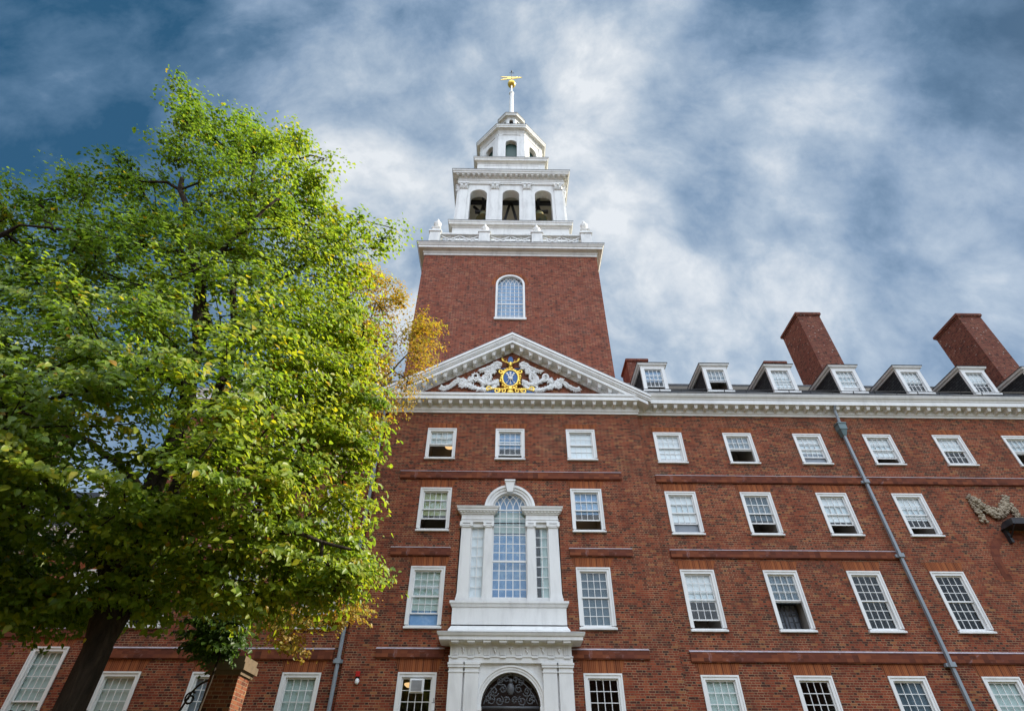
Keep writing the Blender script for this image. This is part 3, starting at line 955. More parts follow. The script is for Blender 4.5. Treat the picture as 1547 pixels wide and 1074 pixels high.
# dormers
def dormer(xc, ylit, blind, lift):
    y, z0, z1, w = .9, 17.28, 18.72, 1.22
    L = (xc, y, z0)
    x0, x1 = xc - w / 2, xc + w / 2
    yb = lambda z: (z - 16.16) / RS - .36
    root = group_part('dormer', hall, L)
    for xs in ((x0 + .03, x0 + .08), (x1 - .08, x1 - .03)):
        d = MB()                              # slate cheeks
        d.prism([(y + .05, z0 - .25), (y + .05, z1), (yb(z1) + .1, z1)], lambda u, dd, z: (dd, u, z), xs[0], xs[1])
        obj('cheek', d, 'slate', root, L)
    f = MB()
    f.box(x0, x0 + .17, y - .03, y + .1, z0, z1)
    f.box(x1 - .17, x1, y - .03, y + .1, z0, z1)
    f.box(x0 + .17, x1 - .17, y - .03, y + .1, z1 - .12, z1)
    f.box(x0 - .05, x1 + .05, y - .09, y + .1, z0 - .1, z0)
    f.box(x0 - .0, x1 + .0, y - .04, y + .1, z0 - .2, z0 - .1)
    obj('dormer_frame', f, 'white_paint', root, L)
    c_ = MB()
    yt = yb(z1 + .2) + .1
    c_.sweep([(-.04, z1), (.03, z1), (.05, z1 + .07), (.12, z1 + .1), (.15, z1 + .19), (-.04, z1 + .19)], [(x0, yt), (x0, y), (x1, y), (x1, yt)])
    obj('dormer_cornice', c_, 'white_paint', root, L)
    r_ = MB()
    xa, xb, za = x0 - .17, x1 + .17, z1 + .191
    r_.add([(xa, y - .17, za), (xb, y - .17, za), (xb, yt + .3, za), (xa, yt + .3, za), (xa, y - .17, za + .03), (xb, y - .17, za + .03),
            (xb, yt + .3, za + .03), (xa, yt + .3, za + .03), (xc, y + .35, za + .28), (xc, yt + .8, za + .28)],
           [(0, 1, 2, 3), (0, 1, 5, 4), (1, 2, 6, 5), (0, 3, 7, 4), (4, 5, 8), (5, 6, 9, 8), (4, 8, 9, 7), (7, 9, 6), (2, 3, 7, 6)])
    obj('dormer_roof', r_, 'slate', root, L)
    s_ = MB()
    ix0, ix1, iz1 = x0 + .17, x1 - .17, z1 - .12
    zm = (z0 + iz1) / 2
    p = MB()
    for ya, za, zb in ((y + .03, zm, iz1), (y + .07, z0 + lift * (zm - z0), zm + .04 + lift * (zm - z0))):
        s_.box(ix0, ix0 + .04, ya, ya + .03, za, zb)
        s_.box(ix1 - .04, ix1, ya, ya + .03, za, zb)
        s_.box(ix0 + .04, ix1 - .04, ya, ya + .03, za, za + .04)
        s_.box(ix0 + .04, ix1 - .04, ya, ya + .03, zb - .04, zb)
        for i in (1, 2, 3):
            xm = ix0 + .04 + (ix1 - ix0 - .08) * i / 4
            s_.box(xm - .012, xm + .012, ya + .004, ya + .026, za + .04, zb - .04)
        s_.box(ix0 + .04, ix1 - .04, ya + .006, ya + .024, (za + zb) / 2 - .012, (za + zb) / 2 + .012)
        p.box(ix0 + .02, ix1 - .02, ya + .013, ya + .017, za + .02, zb - .02)
    obj('sash', s_, 'white_paint', root, L)
    obj('pane', p, 'glass', root, L)
    b_ = MB()
    b_.box(ix0, ix1, y + .14, y + .146, z0 + (iz1 - z0) * (1 - ylit), iz1)
    obj('blind', b_, blind, root, L)
    r_ = MB()
    r_.add([(x0 + .09, y + .1, z0 - .02), (x1 - .09, y + .1, z0 - .02), (x1 - .09, y + 1.2, z0 - .02), (x0 + .09, y + 1.2, z0 - .02), (x0 + .09, y + .1, z1), (x1 - .09, y + .1, z1),
            (x1 - .09, y + 1.2, z1), (x0 + .09, y + 1.2, z1)], [(0, 1, 2, 3), (4, 5, 6, 7), (2, 3, 7, 6), (0, 3, 7, 4), (1, 2, 6, 5)])
    obj('room', r_, 'room_dark', root, L)


for xc, fr, bl, lf in ((7.22, .55, 'blind_blue_reflection', .4), (10.37, .5, 'blind_grey', .9), (13.64, .75, 'blind_white', .3), (16.95, .98, 'blind_white', .5), (20.26, .5, 'blind_white', .2),
                       (23.58, .5, 'blind_white', .2), (26.9, .6, 'blind_white', .3), (30.2, .6, 'blind_white', .3), (-7.1, .5, 'blind_white', .4), (-10.3, .6, 'blind_white', .2)):
    dormer(xc, fr, bl, lf)


# chimneys
def chimney(parent, x0, x1, y0, y1, zb, zt, ch=.32):
    L = (x0, y0, zb)
    c_ = MB()
    c_.box(x0, x1, y0, y1, zb, zt - ch)
    o = obj('chimney', c_, 'chimney_brick', parent, L)
    c_ = MB()
    c_.box(x0 - .04, x1 + .04, y0 - .04, y1 + .04, zt - ch, zt - ch + .1)
    c_.box(x0 - .10, x1 + .10, y0 - .10, y1 + .10, zt - ch + .1, zt - .05)
    c_.box(x0 - .06, x1 + .06, y0 - .06, y1 + .06, zt - .05, zt)
    obj('chimney_cap', c_, 'chimney_brick', o, L)
    f = MB()
    for xx in np.arange(x0, x1 - .1, .3):
        f.hexa([(xx, y0 - .02, zb), (xx + .3, y0 - .02, zb), (xx + .3, y0 + .01, zb), (xx, y0 + .01, zb),
                (xx, y0 - .02, zb + 1.05), (xx + .12, y0 - .02, zb + .85), (xx + .12, y0 + .01, zb + .85), (xx, y0 + .01, zb + 1.05)])
    return o


chimney(hall, 19.98, 21.55, 6.15, 8.55, 19.5, 28.12)
chimney(hall, 31.3, 32.9, 6.15, 8.55, 19.5, 28.2)
chimney(hall, 8.98, 10.52, 11.1, 13.0, 15.2, 27.9)
chimney(hall, 19.62, 21.2, 11.2, 13.2, 15.2, 27.9)

# downpipes
for (x, y, zt, zb, hop) in ((14.79, .04, 15.2, 0, True), (-5.62, .08, 15.2, 0, True)):
    p = MB()
    if x > 0:
        p.box(x - .05, x + .05, y - .08, y + .03, zb, zt - 1.0)
    else:
        p.tube([(x, y - .05, zb), (x, y - .05, zt - .9)], .065, 10)
    o = obj('downpipe', p, 'pipe_grey', hall, (x, y, zb))
    h_ = MB()
    h_.hexa([(x - .07, y - .10, zt - 1.0), (x + .07, y - .10, zt - 1.0), (x + .07, y + .1, zt - 1.0), (x - .07, y + .1, zt - 1.0),
             (x - .15, y - .2, zt - .72), (x + .15, y - .2, zt - .72), (x + .15, y + .1, zt - .72), (x - .15, y + .1, zt - .72)])
    h_.box(x - .17, x + .17, y - .22, y + .1, zt - .72, zt - .45)
    h_.box(x - .2, x + .2, y - .25, y + .1, zt - .45, zt - .4)
    obj('rain_hopper', h_, 'copper_green', o, (x, y, zb))
    h_ = MB()
    h_.tube([(x, y - .12, zt - .42), (x, y - .14, zt - .1), (x - .02, y - .2, zt + .25), (x - .02, y - .35, zt + .42)], .06, 8)
    obj('spout', h_, 'pipe_grey', o, (x, y, zb))
    for zc in (11.95, 8.9, 5.28, 2.4):
        h_ = MB()
        h_.box(x - .17, x + .17, y - .03, y + .1, zc, zc + .1)
        h_.box(x - .10, x + .10, y - .13, y + .02, zc - .02, zc + .12)
        obj('pipe_bracket', h_, 'pipe_grey', o, (x, y, zb))

# the blind arch and the stone swag at the far end of the wing
bx = 19.62
a = MB()
a.arch_ring(front(YW), bx, 8.75, .92, 1.22, -.012, .02, 0, math.pi, 20)
a.box(bx - 1.22, bx - .92, YW - .012, YW + .02, 8.1, 8.75)
a.box(bx + .92, bx + 1.22, YW - .012, YW + .02, 8.1, 8.75)
obj('blind_arch', a, 'string_brick', hall, (bx, YW, 7.2))


def swag_pts():
    pts = []
    for i in range(25):
        t_ = i / 24
        pts.append((18.86 + 1.42 * t_, 11.30 - .62 * math.sin(math.pi * t_) ** 1.2))
    return pts


sw = MB()
r2 = random.Random(3)
for (x, z), i in zip(swag_pts(), range(25)):
    s_ = .12 + .13 * math.sin(math.pi * i / 24)
    for q in range(13):
        sw.ball((x + r2.uniform(-s_, s_) * .6, YW - .06 - r2.random() * .1, z + r2.uniform(-s_, s_) * .8), r2.uniform(.035, .07), 7, 5)
for xs in (18.84, 20.30):
    for i in range(12):
        for q in range(7):
            sw.ball((xs + r2.uniform(-.1, .1) * (1 + i * .04), YW - .05 - r2.random() * .07, 11.42 - i * .095 + r2.uniform(-.05, .05)), r2.uniform(.03, .062), 7, 5)
obj('stone_swag', sw, 'stone', hall, (19.5, YW, 10.5), smooth=True)

# ------------------------------------------------------------------ arms in the pediment
arms = MB()
AX, AZ = HX - .08, 17.02
fy = front(0)


def spiral(cx, cz, r0, r1, a0, turns, n_=22):
    return [(cx + (r0 + (r1 - r0) * i / n_) * math.cos(a0 + turns * 2 * math.pi * i / n_),
             cz + (r0 + (r1 - r0) * i / n_) * math.sin(a0 + turns * 2 * math.pi * i / n_)) for i in range(n_ + 1)]


def carve(mb, pts, w0, w1, y=-.10):
    k_ = len(pts) - 1
    mb.tube([(x, y, z) for x, z in pts], [w0 + (w1 - w0) * i / k_ for i in range(k_ + 1)], 7)


def leafy(mb, pts, size, rr, every=2, side=1):
    for i in range(1, len(pts) - 1, every):
        dxx, dzz = pts[i + 1][0] - pts[i - 1][0], pts[i + 1][1] - pts[i - 1][1]
        ln = math.hypot(dxx, dzz) + 1e-6
        nx_, nz_ = -dzz / ln * side, dxx / ln * side
        k_ = size * rr.uniform(.75, 1.25)
        px_, pz_ = pts[i]
        mb.tube([(px_, -.1, pz_), (px_ + nx_ * k_ * .5 + dxx / ln * k_ * .2, -.15, pz_ + nz_ * k_ * .5 + dzz / ln * k_ * .2),
                 (px_ + nx_ * k_ + dxx / ln * k_ * .7, -.09, pz_ + nz_ * k_ + dzz / ln * k_ * .7)], [k_ * .28, k_ * .32, k_ * .08], 6)


rr = random.Random(5)


def bez(p0, p1, p2, p3, n_=18):
    o = []
    for i in range(n_ + 1):
        t_ = i / n_
        o.append(tuple((1 - t_) ** 3 * p0[j] + 3 * (1 - t_) ** 2 * t_ * p1[j] + 3 * (1 - t_) * t_ * t_ * p2[j] + t_ ** 3 * p3[j] for j in (0, 1)))
    return o


coat = group_part('coat_of_arms', hall, (AX, 0, 16.2))
for sg in (-1, 1):
    mant = MB()

    def M(pts):
        return [(AX + sg * (x * .80 + .08), z + .12) for x, z in pts]
    curves = [
        (bez((.45, 17.75), (.75, 18.0), (1.0, 17.75), (.85, 17.45)), .09, .06, 1),
        (bez((.5, 17.6), (1.0, 17.75), (1.35, 17.45), (1.75, 17.35)), .10, .05, 1),
        (spiral(1.35, 17.05, .36, .08, 1.2, 1.3), .10, .06, 0),
        (bez((.6, 16.9), (1.0, 16.55), (1.5, 16.7), (1.85, 17.05)), .11, .07, -1),
        (spiral(1.95, 17.12, .25, .06, 4.2, 1.2), .085, .05, 0),
        (bez((.7, 16.55), (1.3, 16.28), (1.9, 16.35), (2.3, 16.7)), .11, .06, -1),
        (bez((2.0, 16.45), (2.5, 16.35), (2.6, 16.95), (3.0, 16.85)), .10, .07, 1),
        (spiral(2.75, 16.66, .30, .07, .6, 1.2), .10, .06, 1),
        (bez((2.9, 16.8), (3.2, 16.75), (3.25, 16.40), (3.55, 16.42)), .09, .05, 1),
        (bez((3.4, 16.5), (3.6, 16.28), (3.85, 16.30), (3.98, 16.42)), .06, .03, 1),
        (bez((.8, 17.3), (1.1, 17.5), (1.5, 17.0), (1.2, 16.7)), .10, .06, 1),
        (bez((1.1, 16.35), (1.5, 16.25), (1.6, 16.5), (1.4, 16.6)), .08, .04, 0),
        (spiral(1.0, 17.45, .2, .05, 2.2, 1.2), .07, .04, 0),
        (spiral(2.3, 16.85, .18, .05, 1.0, 1.2), .07, .04, 1),
        (spiral(.78, 16.75, .2, .05, 3.4, 1.2), .07, .04, 0),
    ]
    for pts, w0, w1, sd in curves:
        pts = M(pts)
        carve(mant, pts, w0 * .72, w1 * .75)
        if sd:
            leafy(mant, pts, .17, rr, 1, sd * sg)
            leafy(mant, pts, .10, rr, 2, -sd * sg)
        else:
            leafy(mant, pts, .11, rr, 2, 1)
    obj('mantling', mant, 'white_paint', coat, (AX, 0, 16.2), smooth=True)

cz = 17.08
fr = MB()
for i in range(26):
    t_ = 2 * math.pi * i / 26
    rx, rz = .40, .52
    k_ = 1 + .10 * math.sin(i * 2.4)
    fr.ball((AX + rx * 1.12 * k_ * math.cos(t_), -.16, cz + rz * 1.1 * k_ * math.sin(t_)), (.07, .07, .08), 7, 5)
fr.tube([(AX + .38 * math.cos(2 * math.pi * i / 24), -.2, cz + .49 * math.sin(2 * math.pi * i / 24)) for i in range(25)], .045, 6, False)
for sg in (-1, 1):
    carve(fr, [(AX + sg * x, z + .06) for x, z in bez((.1, 16.45), (.4, 16.3), (.7, 16.5), (.95, 16.36))], .05, .03, -.17)
    carve(fr, [(AX + sg * x, z) for x, z in spiral(.98, 16.48, .14, .05, 5.0, 1.2)], .04, .025, -.17)
    carve(fr, [(AX + sg * x, z) for x, z in spiral(.62, 16.36, .15, .04, 2.0, 1.3)], .045, .025, -.17)
    carve(fr, [(AX + sg * x, z) for x, z in spiral(.32, 16.34, .12, .04, 0.5, 1.2)], .04, .025, -.17)
    carve(fr, [(AX + sg * x, z) for x, z in spiral(.45, 17.5, .13, .04, 3.0, 1.2)], .05, .03, -.17)
fr.ball((AX, -.2, 16.45), (.14, .1, .16), 8, 6)
fr.ball((AX, -.2, 16.25), (.18, .1, .12), 8, 6)
obj('gilt_cartouche', fr, 'gold', coat, (AX, 0, 16.2), smooth=True)
sh = MB()
sh.prism([(AX + .38 * math.cos(2 * math.pi * i / 28), cz + .49 * math.sin(2 * math.pi * i / 28)) for i in range(28)], fy, -.20, -.12)
shield = obj('shield', sh, 'shield_blue', coat, (AX, 0, 16.2))
ar = MB()
for an, up in ((-32, 1), (0, 1), (32, 1), (-32, -1), (0, -1), (32, -1)):
    sx, cz_ = math.sin(R(an)), math.cos(R(an)) * up
    x1_, z1_ = AX + sx * .36, cz + cz_ * .36
    ar.tube([(AX, -.215, cz), (x1_, -.215, z1_)], .014, 6)
    if up > 0:                                # feathered ends
        px_, pz_ = cz_, -sx
        for k_ in (0.24, .36):
            ar.prism([(AX + sx * (k_ - .12) + px_ * .012, cz + cz_ * (k_ - .12) + pz_ * .012), (AX + sx * k_ + px_ * .055, cz + cz_ * k_ + pz_ * .055),
                      (AX + sx * k_ - px_ * .055, cz + cz_ * k_ - pz_ * .055), (AX + sx * (k_ - .12) - px_ * .012, cz + cz_ * (k_ - .12) - pz_ * .012)], fy, -.225, -.203)
    else:                                     # points
        px_, pz_ = cz_, -sx
        ar.prism([(AX + sx * .40, cz + cz_ * .40), (AX + sx * .30 + px_ * .045, cz + cz_ * .30 + pz_ * .045), (AX + sx * .30 - px_ * .045, cz + cz_ * .30 - pz_ * .045)], fy, -.225, -.203)
ar.ball((AX, -.22, cz), (.13, .05, .10), 10, 6)
for i in range(4):
    ar.ball((AX - .09 + i * .06, -.245, cz + .02), (.03, .03, .07), 7, 5)
ar.ball((AX + .02, -.245, cz - .08), (.10, .03, .04), 7, 5)
obj('hand_and_arrows', ar, 'white_paint', coat, (AX, 0, 16.2), smooth=True)
st = MB()                                     # stag's head crest
st.ball((AX, -.2, 17.92), (.10, .12, .15), 8, 6)
st.ball((AX, -.27, 17.80), (.06, .08, .09), 8, 6)
st.ball((AX, -.14, 17.72), (.13, .1, .12), 8, 6)
for sg in (-1, 1):
    st.tube([(AX + sg * .08, -.2, 18.0), (AX + sg * .2, -.2, 18.02)], [.035, .015], 6)
    p = bez((.06, 18.02), (.25, 18.08), (.42, 18.1), (.42, 18.32), 10)
    st.tube([(AX + sg * x, -.18, z) for x, z in p], .03, 6)
    for q in (3, 6, 8):
        st.tube([(AX + sg * p[q][0], -.18, p[q][1]), (AX + sg * (p[q][0] - .02), -.18, p[q][1] + .16)], [.026, .012], 6)
obj('stag_crest', st, 'gold', coat, (AX, 0, 16.2), smooth=True)
hm = MB()
hm.prism([(AX - .11, 18.05), (AX + .11, 18.05), (AX + .13, 18.25), (AX + .06, 18.42), (AX - .06, 18.42), (AX - .13, 18.25)], fy, -.17, -.06)
obj('feather_crest', hm, 'shield_blue', coat, (AX, 0, 16.2))
for sg in (-1, 1):
    for q in (bez((.15, 17.62), (.3, 17.75), (.4, 17.6), (.5, 17.72)), bez((.6, 16.3), (.8, 16.4), (.9, 16.25), (1.1, 16.3))):
        hm = MB()
        carve(hm, [(AX + sg * x, z) for x, z in q], .055, .03, -.13)
        obj('blue_curl', hm, 'shield_blue', coat, (AX, 0, 16.2), smooth=True)

# ------------------------------------------------------------------ the great window over the door
GX = 0.03
gw = MB()
T0 = front(0)
Ys = -.16
# arch surround
gw.arch_ring(T0, GX, VA[1], .70, .80, -.10, .2)
gw.arch_ring(T0, GX, VA[1], .80, .90, -.14, .1)
gw.arch_ring(T0, GX, VA[1], .90, 1.0, -.19, .1)
great = obj('great_window', gw, 'white_paint', hall, (GX, 0, 7))
L = (GX, 0, 7)
ks = MB()
ks.hexa([(GX - .11, -.28, 11.28), (GX + .11, -.28, 11.28), (GX + .11, .05, 11.28), (GX - .11, .05, 11.28),
         (GX - .19, -.30, 11.72), (GX + .19, -.30, 11.72), (GX + .19, .05, 11.72), (GX - .19, .05, 11.72)])
ks.box(GX - .215, GX + .215, -.33, .05, 11.72, 11.79)
obj('keystone', ks, 'white_paint', great, L)
for sg in (-1, 1):
    def X(x):
        return GX + sg * x
    en = MB()
    xa, xb = sorted((X(.62), X(1.88)))
    en.box(xa, xb, -.15, .2, 10.07, 10.16)
    en.box(xa, xb, -.17, .2, 10.16, 10.20)
    en.box(xa + .01, xb - .01, -.13, .2, 10.20, 10.40)
    en.sweep([(0, 10.38), (.04, 10.38), (.05, 10.43), (.14, 10.50), (.14, 10.56), (.17, 10.58), (.20, 10.66), (0, 10.67)],
             [(xa, .0), (xa, -.13), (xb, -.13), (xb, .0)])
    for i in range(11):
        xx = xa - .02 + (xb - xa + .04) * i / 10
        en.box(xx - .033, xx + .033, -.235, -.15, 10.435, 10.49)
    obj('entablature', en, 'white_paint', great, L)
    for xi, xo in ((.65, .97), (1.46, 1.87)):
        p = MB()
        a, b2 = sorted((X(xi), X(xo)))
        mid, hw = (a + b2) / 2, (b2 - a) / 2
        p.hexa([(a, -.15, 7.42), (b2, -.15, 7.42), (b2, .2, 7.42), (a, .2, 7.42),
                (mid - hw * .9, -.14, 9.86), (mid + hw * .9, -.14, 9.86), (mid + hw * .9, .2, 9.86), (mid - hw * .9, .2, 9.86)])
        p.box(a - .04, b2 + .04, -.20, .2, 7.18, 7.28)
        p.box(a - .02, b2 + .02, -.18, .2, 7.28, 7.36)
        p.box(a - .01, b2 + .01, -.165, .2, 7.36, 7.42)
        o = obj('pilaster', p, 'white_paint', great, L)
        # ionic capital folded into the pilaster's mesh would lose its scrolls: keep them on one mesh
        c_ = MB()
        c_.box(a - .01, b2 + .01, -.18, .2, 9.86, 9.92)
        for q in (-1, 1):
            c_.tube([(mid + q * (hw - .01), -.21, 9.945), (mid + q * (hw - .01), .0, 9.945)], .065, 10)
        c_.box(mid - hw + .02, mid + hw - .02, -.19, .1, 9.92, 9.985)
        c_.box(a - .05, b2 + .05, -.20, .2, 10.01, 10.07)
        obj('capital', c_, 'white_paint', great, L)
# sill moulding and the panelled base
bs = MB()
bs.sweep([(0, 6.96), (.03, 6.96), (.06, 7.04), (.10, 7.08), (.10, 7.15), (0, 7.18)], [(GX - 1.98, .05), (GX - 1.98, -.24), (GX + 1.98, -.24), (GX + 1.98, .05)])
bs.box(GX - 1.98, GX + 1.98, -.24, .1, 6.32, 7.0)
bs.sweep([(0, 6.0), (.09, 6.0), (.09, 6.22), (.05, 6.28), (0, 6.36)], [(GX - 1.98, .05), (GX - 1.98, -.24), (GX + 1.98, -.24), (GX + 1.98, .05)])
bs.box(GX - 1.98, GX + 1.98, -.24, .1, 5.9, 6.4)
bs.box(GX - 1.9, GX + 1.9, -.14, .2, 7.12, 7.3)
obj('window_apron', bs, 'white_paint', great, L)
# sashes
sa = MB()
cw, zb_, zr_ = .64, 7.30, 8.62
for x0, x1, nc in ((GX - cw, GX + cw, 5), (GX - 1.46, GX - .97, 2), (GX + .97, GX + 1.46, 2)):
    ztop = VA[1] if nc == 5 else 9.9
    sa.box(x0 - .03, x0 + .03, .02, .07, zb_, ztop)
    sa.box(x1 - .03, x1 + .03, .02, .07, zb_, ztop)
    sa.box(x0, x1, .02, .07, zb_, zb_ + .06)
    sa.box(x0 - .03, x1 + .03, .015, .075, ztop - .02, ztop + .03)
    for i in range(1, nc):
        xx = x0 + (x1 - x0) * i / nc
        sa.box(xx - .015, xx + .015, .03, .06, zb_, ztop)
    nr = 9 if nc == 5 else 7
    for i in range(1, nr + 1):
        if nc == 5:
            zq = zr_ - (zr_ - zb_) * (4 - i) / 4 if i < 4 else zr_ + (ztop - zr_) * (i - 4) / 6
        else:
            zq = zb_ + .04 + (ztop - zb_ - .04) * i / nr
        sa.box(x0, x1, .034, .056, zq - .014, zq + .014)
    if nc == 5:
        sa.box(x0, x1, .0, .07, zr_ - .035, zr_ + .035)
# interlaced tracery in the arch
rad = .68


def arc(mb, xc_, r_, yc, a0, a1):
    pts = []
    for i in range(25):
        t_ = a0 + (a1 - a0) * i / 24
        x, z = xc_ + r_ * math.cos(t_), yc + r_ * math.sin(t_)
        if (x - GX) ** 2 + (z - yc) ** 2 > rad * rad * 1.02:
            break
        pts.append((x, .045, z))
    if len(pts) > 1:
        mb.tube(pts, .017, 5)


for i in range(0, 5):
    x = GX - cw + 2 * cw * i / 5
    if i > 0:
        arc(sa, x - .78, .78, VA[1], 0, math.pi * .6)
    xr = GX + cw - 2 * cw * i / 5
    if i > 0:
        arc(sa, xr + .78, .78, VA[1], math.pi, math.pi * .4)
arc(sa, GX - cw + .78, .78, VA[1], math.pi, math.pi * .4)
arc(sa, GX + cw - .78, .78, VA[1], 0, math.pi * .6)
sa.arch_ring(T0, GX, VA[1], .655, .71, .02, .07)
for sg in (-1, 1):
    a, b2 = sorted((GX + sg * .95, GX + sg * 1.48))
    sa.box(a, b2, -.06, .10, 9.90, 10.12)
obj('sash', sa, 'white_paint', great, L)
pn = MB()
pn.box(GX - cw, GX + cw, .043, .047, zb_, VA[1])
for sg in (-1, 1):
    a, b2 = sorted((GX + sg * .97, GX + sg * 1.46))
    pn.box(a, b2, .043, .047, zb_, 9.9)
pn.prism([(GX - .69 * math.cos(math.pi * i / 20), VA[1] + .69 * math.sin(math.pi * i / 20)) for i in range(21)], T0, .043, .047)
obj('pane', pn, 'glass', great, L)
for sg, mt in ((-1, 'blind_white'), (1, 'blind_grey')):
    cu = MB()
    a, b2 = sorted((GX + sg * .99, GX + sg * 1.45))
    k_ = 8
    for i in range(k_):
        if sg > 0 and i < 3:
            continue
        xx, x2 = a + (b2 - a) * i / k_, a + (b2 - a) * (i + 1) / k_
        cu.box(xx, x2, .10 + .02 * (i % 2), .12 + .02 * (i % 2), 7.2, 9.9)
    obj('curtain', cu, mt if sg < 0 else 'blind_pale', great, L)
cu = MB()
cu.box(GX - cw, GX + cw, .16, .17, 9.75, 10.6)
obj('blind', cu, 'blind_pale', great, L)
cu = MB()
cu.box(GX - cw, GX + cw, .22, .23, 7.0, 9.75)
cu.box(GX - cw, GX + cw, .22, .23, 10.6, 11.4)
obj('blind', cu, 'blind_blue_reflection', great, L)  # sky reflected in the glass, painted on a blue sheet behind it
rm = MB()
rm.add([(-1.9, .13, 7.0), (1.95, .13, 7.0), (1.95, 2.5, 7.0), (-1.9, 2.5, 7.0), (-1.9, .13, 11.5), (1.95, .13, 11.5), (1.95, 2.5, 11.5), (-1.9, 2.5, 11.5)],
       [(0, 1, 2, 3), (4, 5, 6, 7), (2, 3, 7, 6), (0, 3, 7, 4), (1, 2, 6, 5)])
obj('room', rm, 'room_dark', great, L)

# ------------------------------------------------------------------ doorway
DX = 0.09
T5 = front(-.42)
dw = MB()
dw.arch_wall(T5, DX - 1.98, DX + 1.98, 0, 5.2, [(DX, .93, 4.03, 0.0)], .62, 24)
door = obj('doorway', dw, 'white_paint', hall, (DX, -.4, 0))
L = (DX, -.4, 0)
am = MB()
am.arch_ring(T5, DX, 4.03, .93, 1.00, -.03, .3, 0, math.pi, 24)
am.arch_ring(T5, DX, 4.03, 1.00, 1.07, -.05, .1, 0, math.pi, 24)
am.arch_ring(T5, DX, 4.03, 1.07, 1.12, -.08, .1, 0, math.pi, 24)
for sg in (-1, 1):
    a, b2 = sorted((DX + sg * .91, DX + sg * 1.14))
    am.box(a, b2, -.50, -.1, 3.92, 4.03)
    am.box(a + .02, b2 - .02, -.46, -.1, 0, 3.92)
obj('archivolt', am, 'white_paint', door, L)
for sg in (-1, 1):
    for xi, xo in ((1.03, 1.47), (1.53, 1.98)):
        a, b2 = sorted((DX + sg * xi, DX + sg * xo))
        p = MB()
        p.box(a, b2, -.56, -.3, 0, 4.93)
        p.box(a - .02, b2 + .02, -.58, -.3, 4.93, 4.97)
        p.box(a, b2, -.57, -.3, 4.97, 5.07)
        p.box(a - .035, b2 + .035, -.61, -.3, 5.07, 5.14)
        p.box(a - .05, b2 + .05, -.63, -.3, 5.14, 5.20)
        obj('pilaster', p, 'white_paint', door, L)
fz = MB()
fz.box(DX - 2.0, DX + 2.0, -.55, .05, 5.20, 5.36)
fz.box(DX - 2.02, DX + 2.02, -.58, .05, 5.36, 5.40)
fz.box(DX - 1.98, DX + 1.98, -.53, .05, 5.40, 5.80)
fz.sweep([(0, 5.72), (.04, 5.72), (.06, 5.78), (.36, 5.80), (.36, 5.90), (.40, 5.92), (.44, 6.0), (0, 6.02)], [(DX - 1.98, .05), (DX - 1.98, -.53), (DX + 1.98, -.53), (DX + 1.98, .05)])
for i in range(8):
    x = DX + (i - 3.5) * .52
    for q in (-.09, -.03, .03):
        fz.box(x + q, x + q + .045, -.565, -.5, 5.42, 5.72)
    fz.box(x - .1, x + .1, -.60, -.5, 5.33, 5.36)
    fz.box(x - .12, x + .12, -.85, -.53, 5.735, 5.798)
fz.box(DX - 2.42, DX + 2.42, -.95, .02, 6.021, 6.035)
obj('door_entablature', fz, 'white_paint', door, L)
for i in range(7):
    x = DX + (i - 3) * .52
    q = MB()
    q.ball((x, -.55, 5.64), (.08, .03, .035), 8, 5)
    q.ball((x + .01, -.55, 5.58), (.05, .035, .05), 8, 5)
    q.tube([(x - .02, -.55, 5.58), (x + .02, -.555, 5.50), (x, -.55, 5.45)], [.035, .025, .008], 6)
    q.box(x - .15, x - .142, -.54, -.52, 5.42, 5.70)
    q.box(x + .142, x + .15, -.54, -.52, 5.42, 5.70)
    obj('metope_carving', q, 'white_paint', door, L, smooth=True)
gr = MB()
ry = -.28
rr = random.Random(9)
for sg in (-1, 1):
    for cx_, cz_, r0, a0, tn in ((.62, 4.22, .16, 0, 1.5), (.36, 4.20, .14, 2, 1.4), (.52, 4.46, .15, 3.5, 1.5), (.25, 4.52, .13, 1.0, 1.4), (.32, 4.74, .12, 4.0, 1.3), (.72, 4.28, .09, 2.2, 1.2),
                                 (.12, 4.22, .10, .5, 1.3), (.15, 4.78, .08, .5, 1.2)):
        pts = spiral(cx_, cz_, r0, .03, a0, tn, 20)
        gr.tube([(DX + sg * x, ry, z) for x, z in pts], .018, 5)
        for q in range(3, 20, 4):
            x, z = pts[q]
            gr.ball((DX + sg * x + rr.uniform(-.03, .03), ry - .02, z + rr.uniform(-.03, .03)), (.03, .02, .026), 6, 4)
    gr.tube([(DX + sg * x, ry, z) for x, z in bez((.85, 4.1), (.7, 4.5), (.4, 4.7), (.05, 4.92))], .022, 5)
gr.ball((DX, ry - .03, 4.52), (.12, .06, .17), 10, 6)
gr.ball((DX, ry - .03, 4.74), (.07, .05, .07), 8, 5)
gr.box(DX - .93, DX + .93, ry - .04, ry + .04, 3.99, 4.06)
obj('fanlight_grille', gr, 'grille_iron', door, L, smooth=True)
dr = MB()
dr.box(DX - .93, DX + .93, -.06, .0, 0, 4.0)
for a, b2 in ((-.85, -.05), (.05, .85)):
    for z0, z1 in ((.3, 1.3), (1.5, 2.9), (3.05, 3.8)):
        dr.box(DX + a, DX + b2, -.085, -.05, z0, z1)
obj('door', dr, 'dark_wood', door, L)
fl = MB()
fl.prism([(DX - .95 * math.cos(math.pi * i / 20), 4.0 + .95 * math.sin(math.pi * i / 20)) for i in range(21)], T0, .06, .10)
obj('fanlight', fl, 'dark_wood', door, L)

# ------------------------------------------------------------------ tower
TY, TX = 8.8, 0.0
tower = thing('bell_tower', 'square brick bell tower with white belfry and octagonal lantern rising behind the pediment', 'tower', (TX, TY, 16))
L = (TX, TY, 16)


